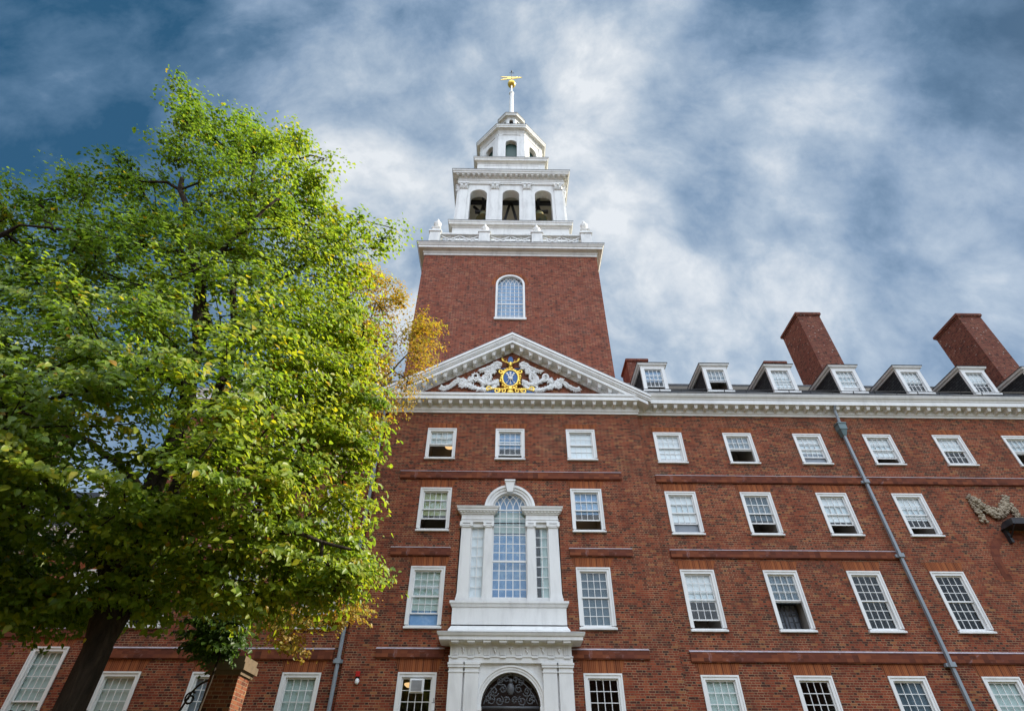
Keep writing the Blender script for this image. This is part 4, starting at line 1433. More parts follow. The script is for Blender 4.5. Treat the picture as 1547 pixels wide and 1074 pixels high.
def side(k_, half):
    """u along the k-th face of a square tower, d inward"""
    c_, s_ = [(1, 0), (0, 1), (-1, 0), (0, -1)][k_]

    def T(u, d, z):
        x, y = u, -half + d
        return (TX + x * c_ - y * s_, TY + x * s_ + y * c_, z)
    return T


def square(h):
    return [(TX - h, TY - h), (TX + h, TY - h), (TX + h, TY + h), (TX - h, TY + h)]


HB = 5.8
sh = MB()
wz0, wzs, whw = 24.1, 27.15, .92
sh.rect_wall(side(0, HB), -HB, HB, 14, 30.2, [(-whw, whw, wz0, 28.6)], .01)
sh.arch_wall(side(0, HB), -whw, whw, wzs, 28.6, [(0, whw - .005, wzs, wzs)], .3, 20)
for k_ in (1, 2, 3):
    T = side(k_, HB)
    sh.add([T(-HB, 0, 14), T(HB, 0, 14), T(HB, 0, 30.2), T(-HB, 0, 30.2)], [(0, 1, 2, 3)])
sh.add([(TX - HB, TY - HB, 30.2), (TX + HB, TY - HB, 30.2), (TX + HB, TY + HB, 30.2), (TX - HB, TY + HB, 30.2)], [(0, 1, 2, 3)])
obj('brick_shaft', sh, 'tower_brick', tower, L)
Tf = side(0, HB)
aw = MB()
aw.arch_ring(Tf, 0, wzs, .80, .92, -.04, .15)
aw.box(TX - .92, TX - .80, TY - HB - .04, TY - HB + .15, wz0, wzs)
aw.box(TX + .80, TX + .92, TY - HB - .04, TY - HB + .15, wz0, wzs)
aw.box(TX - .98, TX + .98, TY - HB - .1, TY - HB + .15, wz0 - .1, wz0 + .06)
awo = obj('window', aw, 'white_paint', tower, L)
ab = MB()
ab.arch_ring(Tf, 0, wzs, .935, 1.2, -.006, .1)
obj('brick_arch', ab, 'arch_brick', tower, L)
sa = MB()
ys = TY - HB + .08
for i in range(7):
    x = TX - .80 + 1.6 * i / 6
    sa.box(x - .017, x + .017, ys, ys + .04, wz0, wzs)
for i in range(1, 10):
    z = wz0 + (wzs - wz0) * i / 9.0
    b_ = .04 if i == 4 else .014
    sa.box(TX - .8, TX + .8, ys - (.02 if i == 4 else 0), ys + .04, z - b_, z + b_)


def arc2(mb, xc_, r_, a0, a1):
    pts = []
    for i in range(25):
        t_ = a0 + (a1 - a0) * i / 24
        x, z = xc_ + r_ * math.cos(t_), wzs + r_ * math.sin(t_)
        if (x - TX) ** 2 + (z - wzs) ** 2 > .82 ** 2:
            break
        pts.append((x, ys + .02, z))
    if len(pts) > 1:
        mb.tube(pts, .018, 5)


for i in range(0, 6):
    x = .8 - 1.6 * i / 6
    arc2(sa, TX + x - .86, .86, 0, math.pi * .6)
    arc2(sa, TX - x + .86, .86, math.pi, math.pi * .4)
obj('sash', sa, 'white_paint', awo, L)
pn = MB()
pn.prism([(-.81, wz0), (.81, wz0)] + [(.81 * math.cos(math.pi * i / 20), wzs + .81 * math.sin(math.pi * i / 20)) for i in range(21)], Tf, .098, .102)
obj('pane', pn, 'glass', awo, L)
bl = MB()
bl.prism([(-.8, wz0), (.8, wz0)] + [(.8 * math.cos(math.pi * i / 20), wzs + .8 * math.sin(math.pi * i / 20)) for i in range(21)], Tf, .26, .27)
obj('blind', bl, 'blind_blue_reflection', awo, L)

co = MB()
co.sweep([(-.05, 29.98), (.05, 29.98), (.05, 30.16), (.09, 30.18), (.12, 30.28), (.13, 30.36), (.40, 30.38), (.40, 30.56), (.44, 30.58), (.50, 30.70), (.54, 30.74), (.54, 30.80), (-.05, 30.82)],
         square(HB), True)
cor = obj('shaft_cornice', co, 'tower_white', tower, L)
fl = MB()
fl.sweep([(-.3, 30.82), (.56, 30.805), (.57, 30.84), (-.3, 30.86)], square(HB), True)
obj('flashing', fl, 'lead', cor, L)
dk = MB()
dk.box(TX - HB, TX + HB, TY - HB, TY + HB, 30.70, 30.90)
obj('deck', dk, 'lead', tower, L)


def urn(x, y, z, s_, parent, mat='tower_white'):
    u_ = MB()
    u_.lathe([(.16, 0), (.17, .06), (.08, .12), (.07, .2), (.2, .3), (.29, .48), (.32, .62), (.33, .68), (.26, .72), (.24, .76), (.12, .88), (.07, .98), (.10, 1.03), (.11, 1.1), (.06, 1.18), (.015, 1.26)],
             x, y, 12, z)
    if s_ != 1:
        u_.v = [(x + (a - x) * s_ * .84, y + (b - y) * s_ * .84, z + (c - z) * s_) for a, b, c in u_.v]
    return obj('urn', u_, mat, parent, L, smooth=True)


HBal = 5.72
for k_ in range(4):
    T = side(k_, HBal)
    for i, u in enumerate((-HBal + .38, -1.86, 1.86)):   # fourth pedestal is the next side's first
        p = MB()
        corner = i == 0
        w = .38
        def bx_(u0, u1, d0, d1, z0, z1):
            p.hexa([T(u0, d0, z0), T(u1, d0, z0), T(u1, d1, z0), T(u0, d1, z0), T(u0, d0, z1), T(u1, d0, z1), T(u1, d1, z1), T(u0, d1, z1)])
        bx_(u - w, u + w, 0, .76, 30.85, 32.74)
        bx_(u - w - .07, u + w + .07, -.07, .83, 32.74, 32.88)
        bx_(u - w + .12, u + w - .12, -.02, .5, 31.7, 32.6)
        if corner:
            bx_(u - .27, u + .27, .11, .65, 32.88, 33.34)
            bx_(u - .32, u + .32, .06, .70, 33.34, 33.42)
        o = obj('pedestal', p, 'tower_white', tower, L)
        c3 = T(u, .38, 33.42 if corner else 32.88)
        urn(c3[0], c3[1], c3[2], 1.03, o)
    for u0, u1 in ((-HBal + .76, -2.24), (-1.48, 1.48), (2.24, HBal - .76)):
        b_ = MB()
        def bx_(a0, a1, d0, d1, z0, z1):
            b_.hexa([T(a0, d0, z0), T(a1, d0, z0), T(a1, d1, z0), T(a0, d1, z0), T(a0, d0, z1), T(a1, d0, z1), T(a1, d1, z1), T(a0, d1, z1)])
        bx_(u0, u1, .12, .42, 30.85, 31.6)
        bx_(u0, u1, .08, .46, 32.56, 32.72)
        zc_, zh = 32.08, .46
        um = (u0 + u1) / 2
        for a0, a1 in ((u0, um), (um, u1)):
            mm = (a0 + a1) / 2
            b_.tube([T(a0, .22, zc_ - zh), T(a1, .22, zc_ + zh)], .062, 4)
            b_.tube([T(a0, .22, zc_ + zh), T(a1, .22, zc_ - zh)], .062, 4)
            bx_(a0 - .035, a0 + .035, .23, .31, 31.6, 32.56)
            bx_(mm - .025, mm + .025, .23, .31, 31.6, 32.56)
            b_.tube([T(mm + (a1 - a0) * .26 * math.cos(2 * math.pi * i / 16), .22, zc_ + .28 * math.sin(2 * math.pi * i / 16)) for i in range(17)], .055, 5, False)
            b_.tube([T(a0, .27, zc_), T(a1, .27, zc_)], .03, 5)
        obj('balustrade', b_, 'tower_white', tower, L)

# plinth below the bells
HP = 4.4
p = MB()
p.box(TX - HP, TX + HP, TY - HP, TY + HP, 30.8, 35.2)
p.sweep([(0, 35.0), (.05, 35.0), (.07, 35.1), (.26, 35.16), (.26, 35.32), (.33, 35.42), (.33, 35.52), (0, 35.56)], square(HP), True)
o = obj('plinth', p, 'tower_white', tower, L)
fl = MB()
fl.sweep([(-.3, 35.56), (.35, 35.53), (.36, 35.56), (-.3, 35.62)], square(HP), True)
obj('flashing', fl, 'lead', o, L)
# belfry
HF = 4.3
BZ0, BZ1, BSP = 35.5, 41.95, 39.66
for k_ in range(4):
    T = side(k_, HF)
    b_ = MB()
    e = HF if k_ % 2 == 0 else HF - .7
    b_.arch_wall(T, -e, e, BZ0, BZ1, [(-2.62, .68, BSP, 35.75), (0, .68, BSP, 35.75), (2.62, .68, BSP, 35.75)], .7, 16)
    wo_ = obj('belfry_wall', b_, 'tower_white', tower, L)
    pi_ = MB()
    for u in (-3.87, -1.31, 1.31, 3.87):
        w = .33
        def bx_(u0, u1, d0, d1, z0, z1):
            pi_.hexa([T(u0, d0, z0), T(u1, d0, z0), T(u1, d1, z0), T(u0, d1, z0), T(u0, d0, z1), T(u1, d0, z1), T(u1, d1, z1), T(u0, d1, z1)])
        pi_ = MB()
        bx_(u - w, u + w, -.10, .1, BZ0, 40.25)
        bx_(u - w - .04, u + w + .04, -.14, .1, BZ0, 36.0)
        po = obj('pilaster', pi_, 'tower_white', wo_, L)
        pi_ = MB()
        bx_(u - w - .03, u + w + .03, -.13, .1, 40.25, 40.32)
        pi_.hexa([T(u - w, -.10, 40.32), T(u + w, -.10, 40.32), T(u + w, .1, 40.32), T(u - w, .1, 40.32),
                  T(u - w - .06, -.2, 40.95), T(u + w + .06, -.2, 40.95), T(u + w + .06, .1, 40.95), T(u - w - .06, .1, 40.95)])
        for q in range(4):
            uu = u - w + .09 + q * (2 * w - .18) / 3
            pi_.tube([T(uu, -.12, 40.32), T(uu, -.22, 40.52), T(uu, -.19, 40.6)], [.09, .08, .03], 6)
        for q in (-1, 1):
            pi_.tube([T(u + q * .2, -.16, 40.55), T(u + q * (w + .02), -.27, 40.82), T(u + q * (w + .1), -.26, 40.78), T(u + q * (w + .04), -.24, 40.72)], [.07, .07, .06, .04], 6)
        pi_.ball(T(u, -.24, 40.85), .09, 7, 5)
        bx_(u - w - .1, u + w + .1, -.24, .1, 40.97, 41.06)
        obj('capital', pi_, 'tower_white', wo_, L, smooth=False)
en = MB()
en.sweep([(-.5, 41.06), (.10, 41.06), (.10, 41.22), (.13, 41.24), (.13, 41.42), (.17, 41.45), (.10, 41.5), (.10, 41.78), (.16, 41.84), (.20, 41.92), (.22, 42.02), (.52, 42.04), (.52, 42.2), (.58, 42.26), (.62, 42.42), (-.5, 42.46)],
         square(HF), True)
for k_ in range(4):
    T = side(k_, HF)
    for i in range(21):
        u = (i - 10) * .445
        en.hexa([T(u - .1, -.21, 41.86), T(u + .1, -.21, 41.86), T(u + .1, -.44, 41.90), T(u - .1, -.44, 41.90),
                 T(u - .1, -.21, 42.035), T(u + .1, -.21, 42.035), T(u + .1, -.46, 42.035), T(u - .1, -.46, 42.035)])
beco = obj('belfry_cornice', en, 'tower_white', tower, L)
fl = MB()
fl.sweep([(-.4, 42.46), (.64, 42.43), (.65, 42.47), (-.4, 42.52)], square(HF), True)
obj('flashing', fl, 'lead', beco, L)
ce = MB()
ce.box(TX - 3.6, TX + 3.6, TY - 3.6, TY + 3.6, 41.6, 41.75)
ce.box(TX - 4.25, TX + 4.25, TY - 4.25, TY + 4.25, 42.3, 42.4)
obj('belfry_ceiling', ce, 'cream_paint', tower, L)
ff = MB()
ff.box(TX - 3.6, TX + 3.6, TY - 3.6, TY + 3.6, 35.3, 35.62)
obj('belfry_floor', ff, 'lead', tower, L)
bf = MB()
for y in (TY - 2.6, TY + 1.6):
    for xc in (TX - 2.2, TX, TX + 2.2):
        for sg in (-1, 1):
            bf.tube([(xc + sg * 1.0, y, 35.6), (xc + sg * .06, y, 41.0)], .13, 4)
bf.box(TX - 3.5, TX + 3.5, TY - 2.75, TY - 2.45, 40.9, 41.2)
bf.box(TX - 3.5, TX + 3.5, TY + 1.45, TY + 1.75, 40.9, 41.2)
for xx in (-2.3, 2.3):
    bf.box(TX + xx - .12, TX + xx + .12, TY - 3.5, TY + 3.5, 40.3, 40.55)
    bf.tube([(TX + xx - .9, TY - 2.0, 41.3), (TX + xx + .8, TY - 2.2, 38.9)], .12, 4)
obj('bell_frame', bf, 'dark_timber', tower, L)
for q in range(4):
    T = side(q, 3.95)
    u0 = urn(*T(-3.95 + .1, .05, 42.95), .95, tower)
    pb = MB()
    c3 = T(-3.85, .05, 42.5)
    pb.box(c3[0] - .3, c3[0] + .3, c3[1] - .3, c3[1] + .3, 42.5, 42.95)
    obj('pedestal', pb, 'tower_white', tower, L)
    pb = MB()
    pb.hexa([T(-3.55, .0, 42.5), T(3.55, .0, 42.5), T(3.55, .12, 42.5), T(-3.55, .12, 42.5), T(-3.55, .0, 42.84), T(3.55, .0, 42.84), T(3.55, .12, 42.84), T(-3.55, .12, 42.84)])
    pb.hexa([T(-.25, -.05, 42.5), T(.25, -.05, 42.5), T(.25, .15, 42.5), T(-.25, .15, 42.5), T(-.25, -.05, 42.88), T(.25, -.05, 42.88), T(.25, .15, 42.88), T(-.25, .15, 42.88)])
    obj('parapet', pb, 'tower_white', tower, L)
# lantern base
HL = 3.06
p = MB()
p.box(TX - HL, TX + HL, TY - HL, TY + HL, 42.3, 46.8)
p.sweep([(0, 46.55), (.05, 46.55), (.08, 46.66), (.28, 46.72), (.28, 46.92), (.36, 47.04), (.36, 47.12), (0, 47.16)], square(HL), True)
for k_ in range(4):
    T = side(k_, HL)
    for (a, b2, c_, d) in ((-2.5, 2.5, 43.4, 43.5), (-2.5, 2.5, 46.2, 46.3), (-2.6, -2.5, 43.4, 46.3), (2.5, 2.6, 43.4, 46.3)):
        p.hexa([T(a, -.025, c_), T(b2, -.025, c_), T(b2, .02, c_), T(a, .02, c_), T(a, -.025, d), T(b2, -.025, d), T(b2, .02, d), T(a, .02, d)])
o = obj('lantern_base', p, 'tower_white', tower, L)
fl = MB()
fl.sweep([(-.2, 47.16), (.38, 47.13), (.39, 47.17), (-.2, 47.22)], square(HL), True)
obj('flashing', fl, 'lead', o, L)


def octa(ap):
    r_ = ap / math.cos(math.pi / 8)
    return [(TX + r_ * math.cos(-5 * math.pi / 8 + i * math.pi / 4), TY + r_ * math.sin(-5 * math.pi / 8 + i * math.pi / 4)) for i in range(8)]


def oside(k_, ap):
    c_, s_ = math.cos(k_ * math.pi / 4), math.sin(k_ * math.pi / 4)

    def T(u, d, z):
        x, y = u, -ap + d
        return (TX + x * c_ - y * s_, TY + x * s_ + y * c_, z)
    return T


AO = 3.02
HWO = AO * math.tan(math.pi / 8)
oc = MB()
pl_ = MB()
for k_ in range(8):
    T = oside(k_, AO)
    oc.arch_wall(T, -HWO, HWO, 47.0, 52.6, [(0, .54, 50.45, 47.3)], .4, 12)
    for sg in (-1, 1):
        a, b2 = sorted((sg * (HWO - .02), sg * (HWO - .38)))
        pl_.hexa([T(a, -.06, 47.0), T(b2, -.06, 47.0), T(b2, .05, 47.0), T(a, .05, 47.0), T(a, -.06, 51.6), T(b2, -.06, 51.6), T(b2, .05, 51.6), T(a, .05, 51.6)])
        pl_.hexa([T(a, -.06, 51.6), T(b2, -.06, 51.6), T(b2, .05, 51.6), T(a, .05, 51.6), T(a, -.14, 51.95), T(b2 , -.14, 51.95), T(b2, .05, 51.95), T(a, .05, 51.95)])
ocw = obj('octagonal_lantern', oc, 'tower_white', tower, L)
obj('pilaster', pl_, 'tower_white', ocw, L)
lv = MB()
lv.sweep([(0, 47.2), (.02, 47.2), (.02, 51.4), (0, 51.4)], octa(AO - .45), True)
obj('louvre', lv, 'louvre_green', ocw, L)
co = MB()
co.sweep([(-.3, 51.96), (.06, 51.96), (.06, 52.12), (.09, 52.14), (.09, 52.28), (.13, 52.3), (.06, 52.36), (.06, 52.56), (.12, 52.66), (.16, 52.76), (.40, 52.8), (.40, 52.98), (.46, 53.06), (.50, 53.24), (-.3, 53.3)],
         octa(AO), True)
o = obj('lantern_cornice', co, 'tower_white', tower, L)
fl = MB()
fl.sweep([(-.3, 53.3), (.52, 53.25), (.53, 53.30), (-.3, 53.40)], octa(AO), True)
obj('flashing', fl, 'lead', o, L)
rf = MB()
prev = None
lev = [(3.3, 53.3), (2.9, 53.9), (2.2, 55.0), (1.6, 56.4), (1.3, 57.6)]
vs = [(x, y, z) for ap, z in lev for x, y in octa(ap)]
fs = [(i * 8 + a, i * 8 + (a + 1) % 8, (i + 1) * 8 + (a + 1) % 8, (i + 1) * 8 + a) for i in range(len(lev) - 1) for a in range(8)]
rf.add(vs, fs)
obj('lantern_roof', rf, 'lead', tower, L)
AC = 1.08
cp = MB()
for k_ in range(8):
    T = oside(k_, AC)
    hw = AC * math.tan(math.pi / 8)
    cp.arch_wall(T, -hw, hw, 57.2, 59.75, [(0, .22, 59.0, 58.2)], .2, 10)
cp.sweep([(-.1, 59.5), (.06, 59.5), (.08, 59.62), (.32, 59.68), (.32, 59.84), (.42, 60.0), (-.1, 60.04)], octa(AC), True)
o = obj('cupola', cp, 'tower_white', tower, L)
rf = MB()
lev = [(AC + .44, 60.02), (AC + .44, 60.08), (.9, 60.5), (.5, 61.3), (.34, 62.2)]
vs = [(x, y, z) for ap, z in lev for x, y in octa(ap)]
fs = [(i * 8 + a, i * 8 + (a + 1) % 8, (i + 1) * 8 + (a + 1) % 8, (i + 1) * 8 + a) for i in range(len(lev) - 1) for a in range(8)]
rf.add(vs, fs)
obj('cupola_roof', rf, 'lead', o, L)
ci = MB()
ci.sweep([(0, 57.5), (.02, 57.5), (.02, 59.4), (0, 59.4)], octa(AC - .3), True)
obj('louvre', ci, 'dark_timber', o, L)
sp = MB()
sp.lathe([(.36, 61.2), (.38, 61.6), (.30, 61.8), (.26, 64.5), (.21, 67.9), (.21, 68.0), (.30, 68.1), (.30, 68.25), (.20, 68.4), (.12, 68.9), (.09, 69.2), (.09, 70.4)], TX, TY, 12)
obj('spire', sp, 'tower_white', tower, L, smooth=True)

# weathervane
vane = thing('weathervane', 'gilded banner weathervane with a ball at the tip of the white spire', 'weathervane', (TX, TY, 70.4))
LV = (TX, TY, 70.4)
b_ = MB()
b_.ball((TX, TY, 70.85), .50, 16, 12)
obj('ball', b_, 'gold', vane, LV, smooth=True)
v_ = MB()
v_.tube([(TX, TY, 71.2), (TX, TY, 74.6)], .05, 6)
for an in (0, math.pi / 2):
    v_.tube([(TX - .3 * math.cos(an), TY - .3 * math.sin(an), 74.2), (TX + .3 * math.cos(an), TY + .3 * math.sin(an), 74.2)], .035, 5)
v_.ball((TX, TY, 74.7), .11, 8, 6)
obj('rod', v_, 'lead', vane, LV)
v_ = MB()
vy = lambda u, d, z: (TX + u, TY - u * .05 + d, z)
v_.prism([(-1.45, 72.15), (-.15, 72.35), (.55, 72.45), (.55, 72.85), (-.15, 73.05), (-1.45, 73.15), (-1.15, 72.95), (-.5, 72.82), (-.5, 72.55), (-1.1, 72.45)], vy, -.03, .03)
v_.prism([(.5, 72.6), (.9, 72.62), (.9, 72.45), (1.35, 72.68), (.9, 72.92), (.9, 72.74), (.5, 72.76)], vy, -.03, .03)
v_.tube([vy(.55 + .0, 0, 72.45), vy(.7, 0, 72.3), vy(.62, 0, 72.55)], .04, 5)
v_.tube([vy(.55 + .0, 0, 72.85), vy(.7, 0, 73.0), vy(.62, 0, 72.75)], .04, 5)
obj('banner', v_, 'gold', vane, LV)


# bells
def bell(x, y, z, s_, label):
    t_ = thing('bell', label, 'bell', (x, y, z), 'bells hung in the belfry')
    m_ = MB()
    m_.lathe([(0.03, 1.25), (.28, 1.22), (.42, 1.05), (.47, .7), (.56, .35), (.74, .08), (.80, 0), (.74, .02)], x, y, 20, z)
    m_.v = [(x + (a - x) * s_, y + (b - y) * s_, z + (c - z) * s_) for a, b, c in m_.v]
    obj('bell_body', m_, 'bell_bronze', t_, (x, y, z), smooth=True)
    m_ = MB()
    m_.box(x - .9 * s_, x + .9 * s_, y - .12, y + .12, z + 1.25 * s_, z + 1.5 * s_)
    obj('headstock', m_, 'dark_timber', t_, (x, y, z))
    m_ = MB()
    m_.tube([(x, y, z + 1.0 * s_), (x, y, z - .02)], .05, 6)
    m_.ball((x, y, z - .05), .12, 8, 6)
    obj('clapper', m_, 'black_iron', t_, (x, y, z))


bell(2.35, 6.0, 38.35, .85, 'golden bronze bell behind the right arch of the white belfry')
bell(-2.2, 6.0, 38.2, .85, 'dull greenish bell in shadow behind the left arch of the white belfry')

# ------------------------------------------------------------------ low wing beyond the tree
low = thing('low_brick_wing', 'lower brick wing with slate roof and dormers at the left edge behind the tree', 'building', (-15, .5, 0))
L = (-15, .5, 0)
LY, LA, LB = .5, -34.0, -14.27
lh = []
for xc in (-15.55, -18.66, -21.77, -24.9):
    for z0, z1, ru, rl, bl, fr in ((6.65, 8.35, 2, 2, 'blind_pale', .6), (2.6, 5.78, 4, 4, 'blind_pale', .75)):
        window(low, xc, LY, z0, z1, ru, rl, bl if xc != -18.66 else None, fr, .2 if z0 > 5 else 0, w=1.2)
        flat_arch(low, xc, LY, z1, 1.2, .30)
        lh.append((xc - .58, xc + .58, z0 + .03, z1 - .02))
wl = MB()
wl.rect_wall(front(LY), LA, LB, 0, 9.2, lh, .12)
wl.box(LA, LB, 11.4, 11.7, 0, 9.2)
wl.box(LA, LA + .3, LY + .1, 11.4, 0, 9.2)
obj('wall', wl, 'brick', low, L)
co = MB()
co.sweep([(o_, z - 15.27 + 8.95) for o_, z in WCP], [(LA, LY), (LB, LY)])
modillions(co, [LA + .3 + i * .462 for i in range(42)], front(LY), 15.627 - 6.32, .105, .44)
obj('cornice', co, 'white_paint', low, L)
sc_ = MB()
sc_.box(LA, LB, LY - .085, LY + .02, 6.08, 6.34)
o = obj('string_course', sc_, 'string_brick', low, L)
sc_ = MB()
sc_.box(LA, LB, LY - .1, LY + .02, 6.34, 6.37)
obj('flashing', sc_, 'lead_cap', o, L)
rf = MB()
rf.prism([(-.03, 9.84), (6, 14.1), (12, 9.84), (12, 9.7), (6, 13.9), (.2, 9.8)], lambda u, d, z: (d, u, z), LA, LB)
obj('roof', rf, 'slate', low, L)
for xc in (-16.6, -20.0, -23.4):
    y, z0, z1 = 1.15, 10.6, 12.0
    ro = group_part('dormer', low, (xc, y, z0))
    for xs in (xc - .6, xc + .54):
        d = MB()
        d.prism([(y + .05, z0 - .2), (y + .05, z1), (y + 2.6, z1)], lambda u, dd, z: (dd, u, z), xs, xs + .06)
        obj('cheek', d, 'slate', ro, (xc, y, z0))
    d = MB()
    d.box(xc - .75, xc + .75, y - .15, y + 2.7, z1 + .15, z1 + .2)
    obj('dormer_roof', d, 'slate', ro, (xc, y, z0))
    f = MB()
    f.box(xc - .62, xc - .45, y - .03, y + .1, z0, z1)
    f.box(xc + .45, xc + .62, y - .03, y + .1, z0, z1)
    f.box(xc - .45, xc + .45, y - .03, y + .1, z1 - .12, z1)
    f.box(xc - .67, xc + .67, y - .09, y + .1, z0 - .2, z0)
    f.box(xc - .72, xc + .72, y - .13, y + 2.4, z1, z1 + .15)
    for i in range(1, 4):
        f.box(xc - .45 + .225 * i - .012, xc - .45 + .225 * i + .012, y + .03, y + .06, z0, z1 - .12)
    for i in range(1, 4):
        f.box(xc - .45, xc + .45, y + .034, y + .056, z0 + .32 * i - .012, z0 + .32 * i + .012)
    obj('dormer_frame', f, 'white_paint', ro, (xc, y, z0))
    f = MB()
    f.box(xc - .45, xc + .45, y + .043, y + .047, z0, z1 - .12)
    obj('pane', f, 'glass', ro, (xc, y, z0))
    f = MB()
    f.box(xc - .45, xc + .45, y + .3, y + .31, z0, z1)
    obj('blind', f, 'blind_grey', ro, (xc, y, z0))
pc = at(68, 640, 6.0)
chimney(low, pc.x - .8, pc.x + .8, 5.6, 7.4, 12.0, pc.z)

# ------------------------------------------------------------------ small things on and in the walls
# lamp glows seen through open sashes
def lamp(x, y, z, r_, label):
    t_ = thing('ceiling_lamp', label, 'lamp', (x, y, z), 'lit lamps inside the rooms')
    m_ = MB()
    m_.lathe([(.02, -.11), (r_ * .55, -.09), (r_ * .9, -.04), (r_, 0), (r_ * .9, .02)], x, y, 18, z)
    obj('lamp_shade', m_, 'lamp_glow', t_, (x, y, z), smooth=True)
    m_ = MB()
    m_.lathe([(.04, .02), (.04, .12), (.08, .13)], x, y, 8, z)
    obj('ceiling_rose', m_, 'lead', t_, (x, y, z))


lamp(-2.70, 1.05, 14.10, .22, 'warm round ceiling lamp glowing in the open window left of the top centre one')
lamp(2.85, .9, 11.25, .25, 'warm ceiling lamp showing behind blue panes in window right of the arch')
lamp(-3.30, .95, 4.83, .2, 'yellow lamp glowing behind the air conditioner in the ground floor window')

t_ = thing('air_conditioner', 'small grey air conditioner set in the ground floor window left of the door', 'air conditioner', (-2.93, .0, 4.46))
m_ = MB()
m_.box(-3.13, -2.73, -.12, .12, 4.46, 4.80)
m_.box(-3.16, -2.70, -.06, .0, 4.43, 4.83)
obj('case', m_, 'blind_white', t_, (-2.93, 0, 4.46))
m_ = MB()
for i in range(9):
    m_.box(-3.10, -2.76, -.135, -.118, 4.49 + i * .033, 4.51 + i * .033)
obj('grille', m_, 'ac_grey', t_, (-2.93, 0, 4.46))

pa = at(541, 1016, -.05)
t_ = thing('fire_alarm', 'red and white fire alarm strobe on the brick near the left downpipe', 'alarm', (pa.x, 0, pa.z))
m_ = MB()
m_.box(pa.x - .065, pa.x + .065, -.08, -.004, pa.z - .1, pa.z + .05)
obj('alarm_box', m_, 'red_plastic', t_, (pa.x, 0, pa.z))
m_ = MB()
m_.box(pa.x - .06, pa.x + .06, -.03, -.004, pa.z - .30, pa.z - .1)
obj('back_plate', m_, 'black_iron', t_, (pa.x, 0, pa.z))
m_ = MB()
m_.ball((pa.x + .01, -.06, pa.z - .24), (.07, .06, .09), 10, 7)
obj('strobe_lens', m_, 'blind_white', t_, (pa.x, 0, pa.z), smooth=True)

pa = at(654, 1067, -.1)
t_ = thing('wall_light', 'tiny white box light on the bricks beside the white door surround', 'light', (pa.x, 0, pa.z))
m_ = MB()
m_.box(pa.x - .045, pa.x + .045, -.09, -.004, pa.z - .1, pa.z + .1)
obj('lens', m_, 'blind_white', t_, (pa.x, 0, pa.z))
m_ = MB()
m_.tube([(pa.x, -.05, pa.z + .1), (pa.x, -.05, pa.z + .24)], .015, 6)
m_.box(pa.x - .05, pa.x + .05, -.1, -.004, pa.z + .1, pa.z + .12)
obj('bracket', m_, 'ac_grey', t_, (pa.x, 0, pa.z))

t_ = thing('lamp_hood', 'black metal hood sticking out of the brick wall under the stone swag', 'hood', (20.5, 0, 10.2))
LH = (20.5, 0, 10.2)
m_ = MB()
m_.hexa([(19.35, -.55, 10.02), (22.0, -.55, 10.02), (22.0, YW, 10.02), (19.35, YW, 10.02), (19.62, -.30, 10.36), (22.0, -.30, 10.36), (22.0, YW, 10.36), (19.62, YW, 10.36)])
obj('roof', m_, 'black_iron', t_, LH)
m_ = MB()
m_.tube([(19.4, -.5, 10.0), (19.5, YW, 9.6)], .03, 6)
m_.tube([(21.8, -.5, 10.0), (21.8, YW, 9.6)], .03, 6)
m_.box(19.4, 19.5, .0, YW, 9.5, 10.05)
obj('bracket', m_, 'black_iron', t_, LH)

# ------------------------------------------------------------------ gate pier and ironwork
t_ = thing('gate_pier', 'square brick gate pier with moulded stone cap beside the tree trunk', 'pier', (-6.0, -6.75, 0))
LPI = (-6.0, -6.75, 0)
m_ = MB()
m_.box(-6.33, -5.72, -7.0, -6.4, 0, 3.76)
obj('shaft', m_, 'pier_brick', t_, LPI)
m_ = MB()
m_.box(-6.37, -5.68, -7.04, -6.36, 3.76, 3.84)
m_.box(-6.43, -5.62, -7.10, -6.30, 3.84, 3.98)
m_.box(-6.39, -5.66, -7.06, -6.34, 3.98, 4.10)
obj('cap', m_, 'cap_stone', t_, LPI)
t_ = thing('iron_fence', 'black wrought iron fence with curled scroll tops joined to the brick pier', 'fence', (-8.0, -6.7, 0))
LF = (-8, -6.7, 0)
m_ = MB()
x = -6.5
while x > -11:
    m_.tube([(x, -6.7, 0), (x, -6.7, 2.95)], .014, 5)
    x -= .13
obj('bars', m_, 'black_iron', t_, LF)
m_ = MB()
m_.tube([(-6.35, -6.7, 2.95), (-11, -6.7, 2.95)], .022, 5)
m_.tube([(-6.35, -6.7, .25), (-11, -6.7, .25)], .022, 5)
obj('rails', m_, 'black_iron', t_, LF)
m_ = MB()
x = -6.7
while x > -11:
    m_.tube([(px_, -6.7, pz_) for px_, pz_ in spiral(x, 3.06, .10, .03, -1.57, 1.3, 16)], .016, 5)
    x -= .26
m_.tube([(px_, -6.72, pz_) for px_, pz_ in bez((-6.34, 3.72), (-6.8, 3.66), (-6.75, 3.3), (-6.9, 3.05))], .024, 5)
m_.tube([(px_, -6.72, pz_) for px_, pz_ in spiral(-6.72, 3.36, .13, .03, 1.0, 1.4, 18)], .02, 5)
obj('scrolls', m_, 'black_iron', t_, LF)


# ------------------------------------------------------------------ trees
def in_poly(pts, poly):
    x, y = pts[:, 0], pts[:, 1]
    ins = np.zeros(len(pts), bool)
    k_ = len(poly)
    for i in range(k_):
        x1, y1 = poly[i]
        x2, y2 = poly[(i + 1) % k_]
        c_ = ((y1 > y) != (y2 > y)) & (x < (x2 - x1) * (y - y1) / ((y2 - y1) + 1e-9) + x1)
        ins ^= c_
    return ins


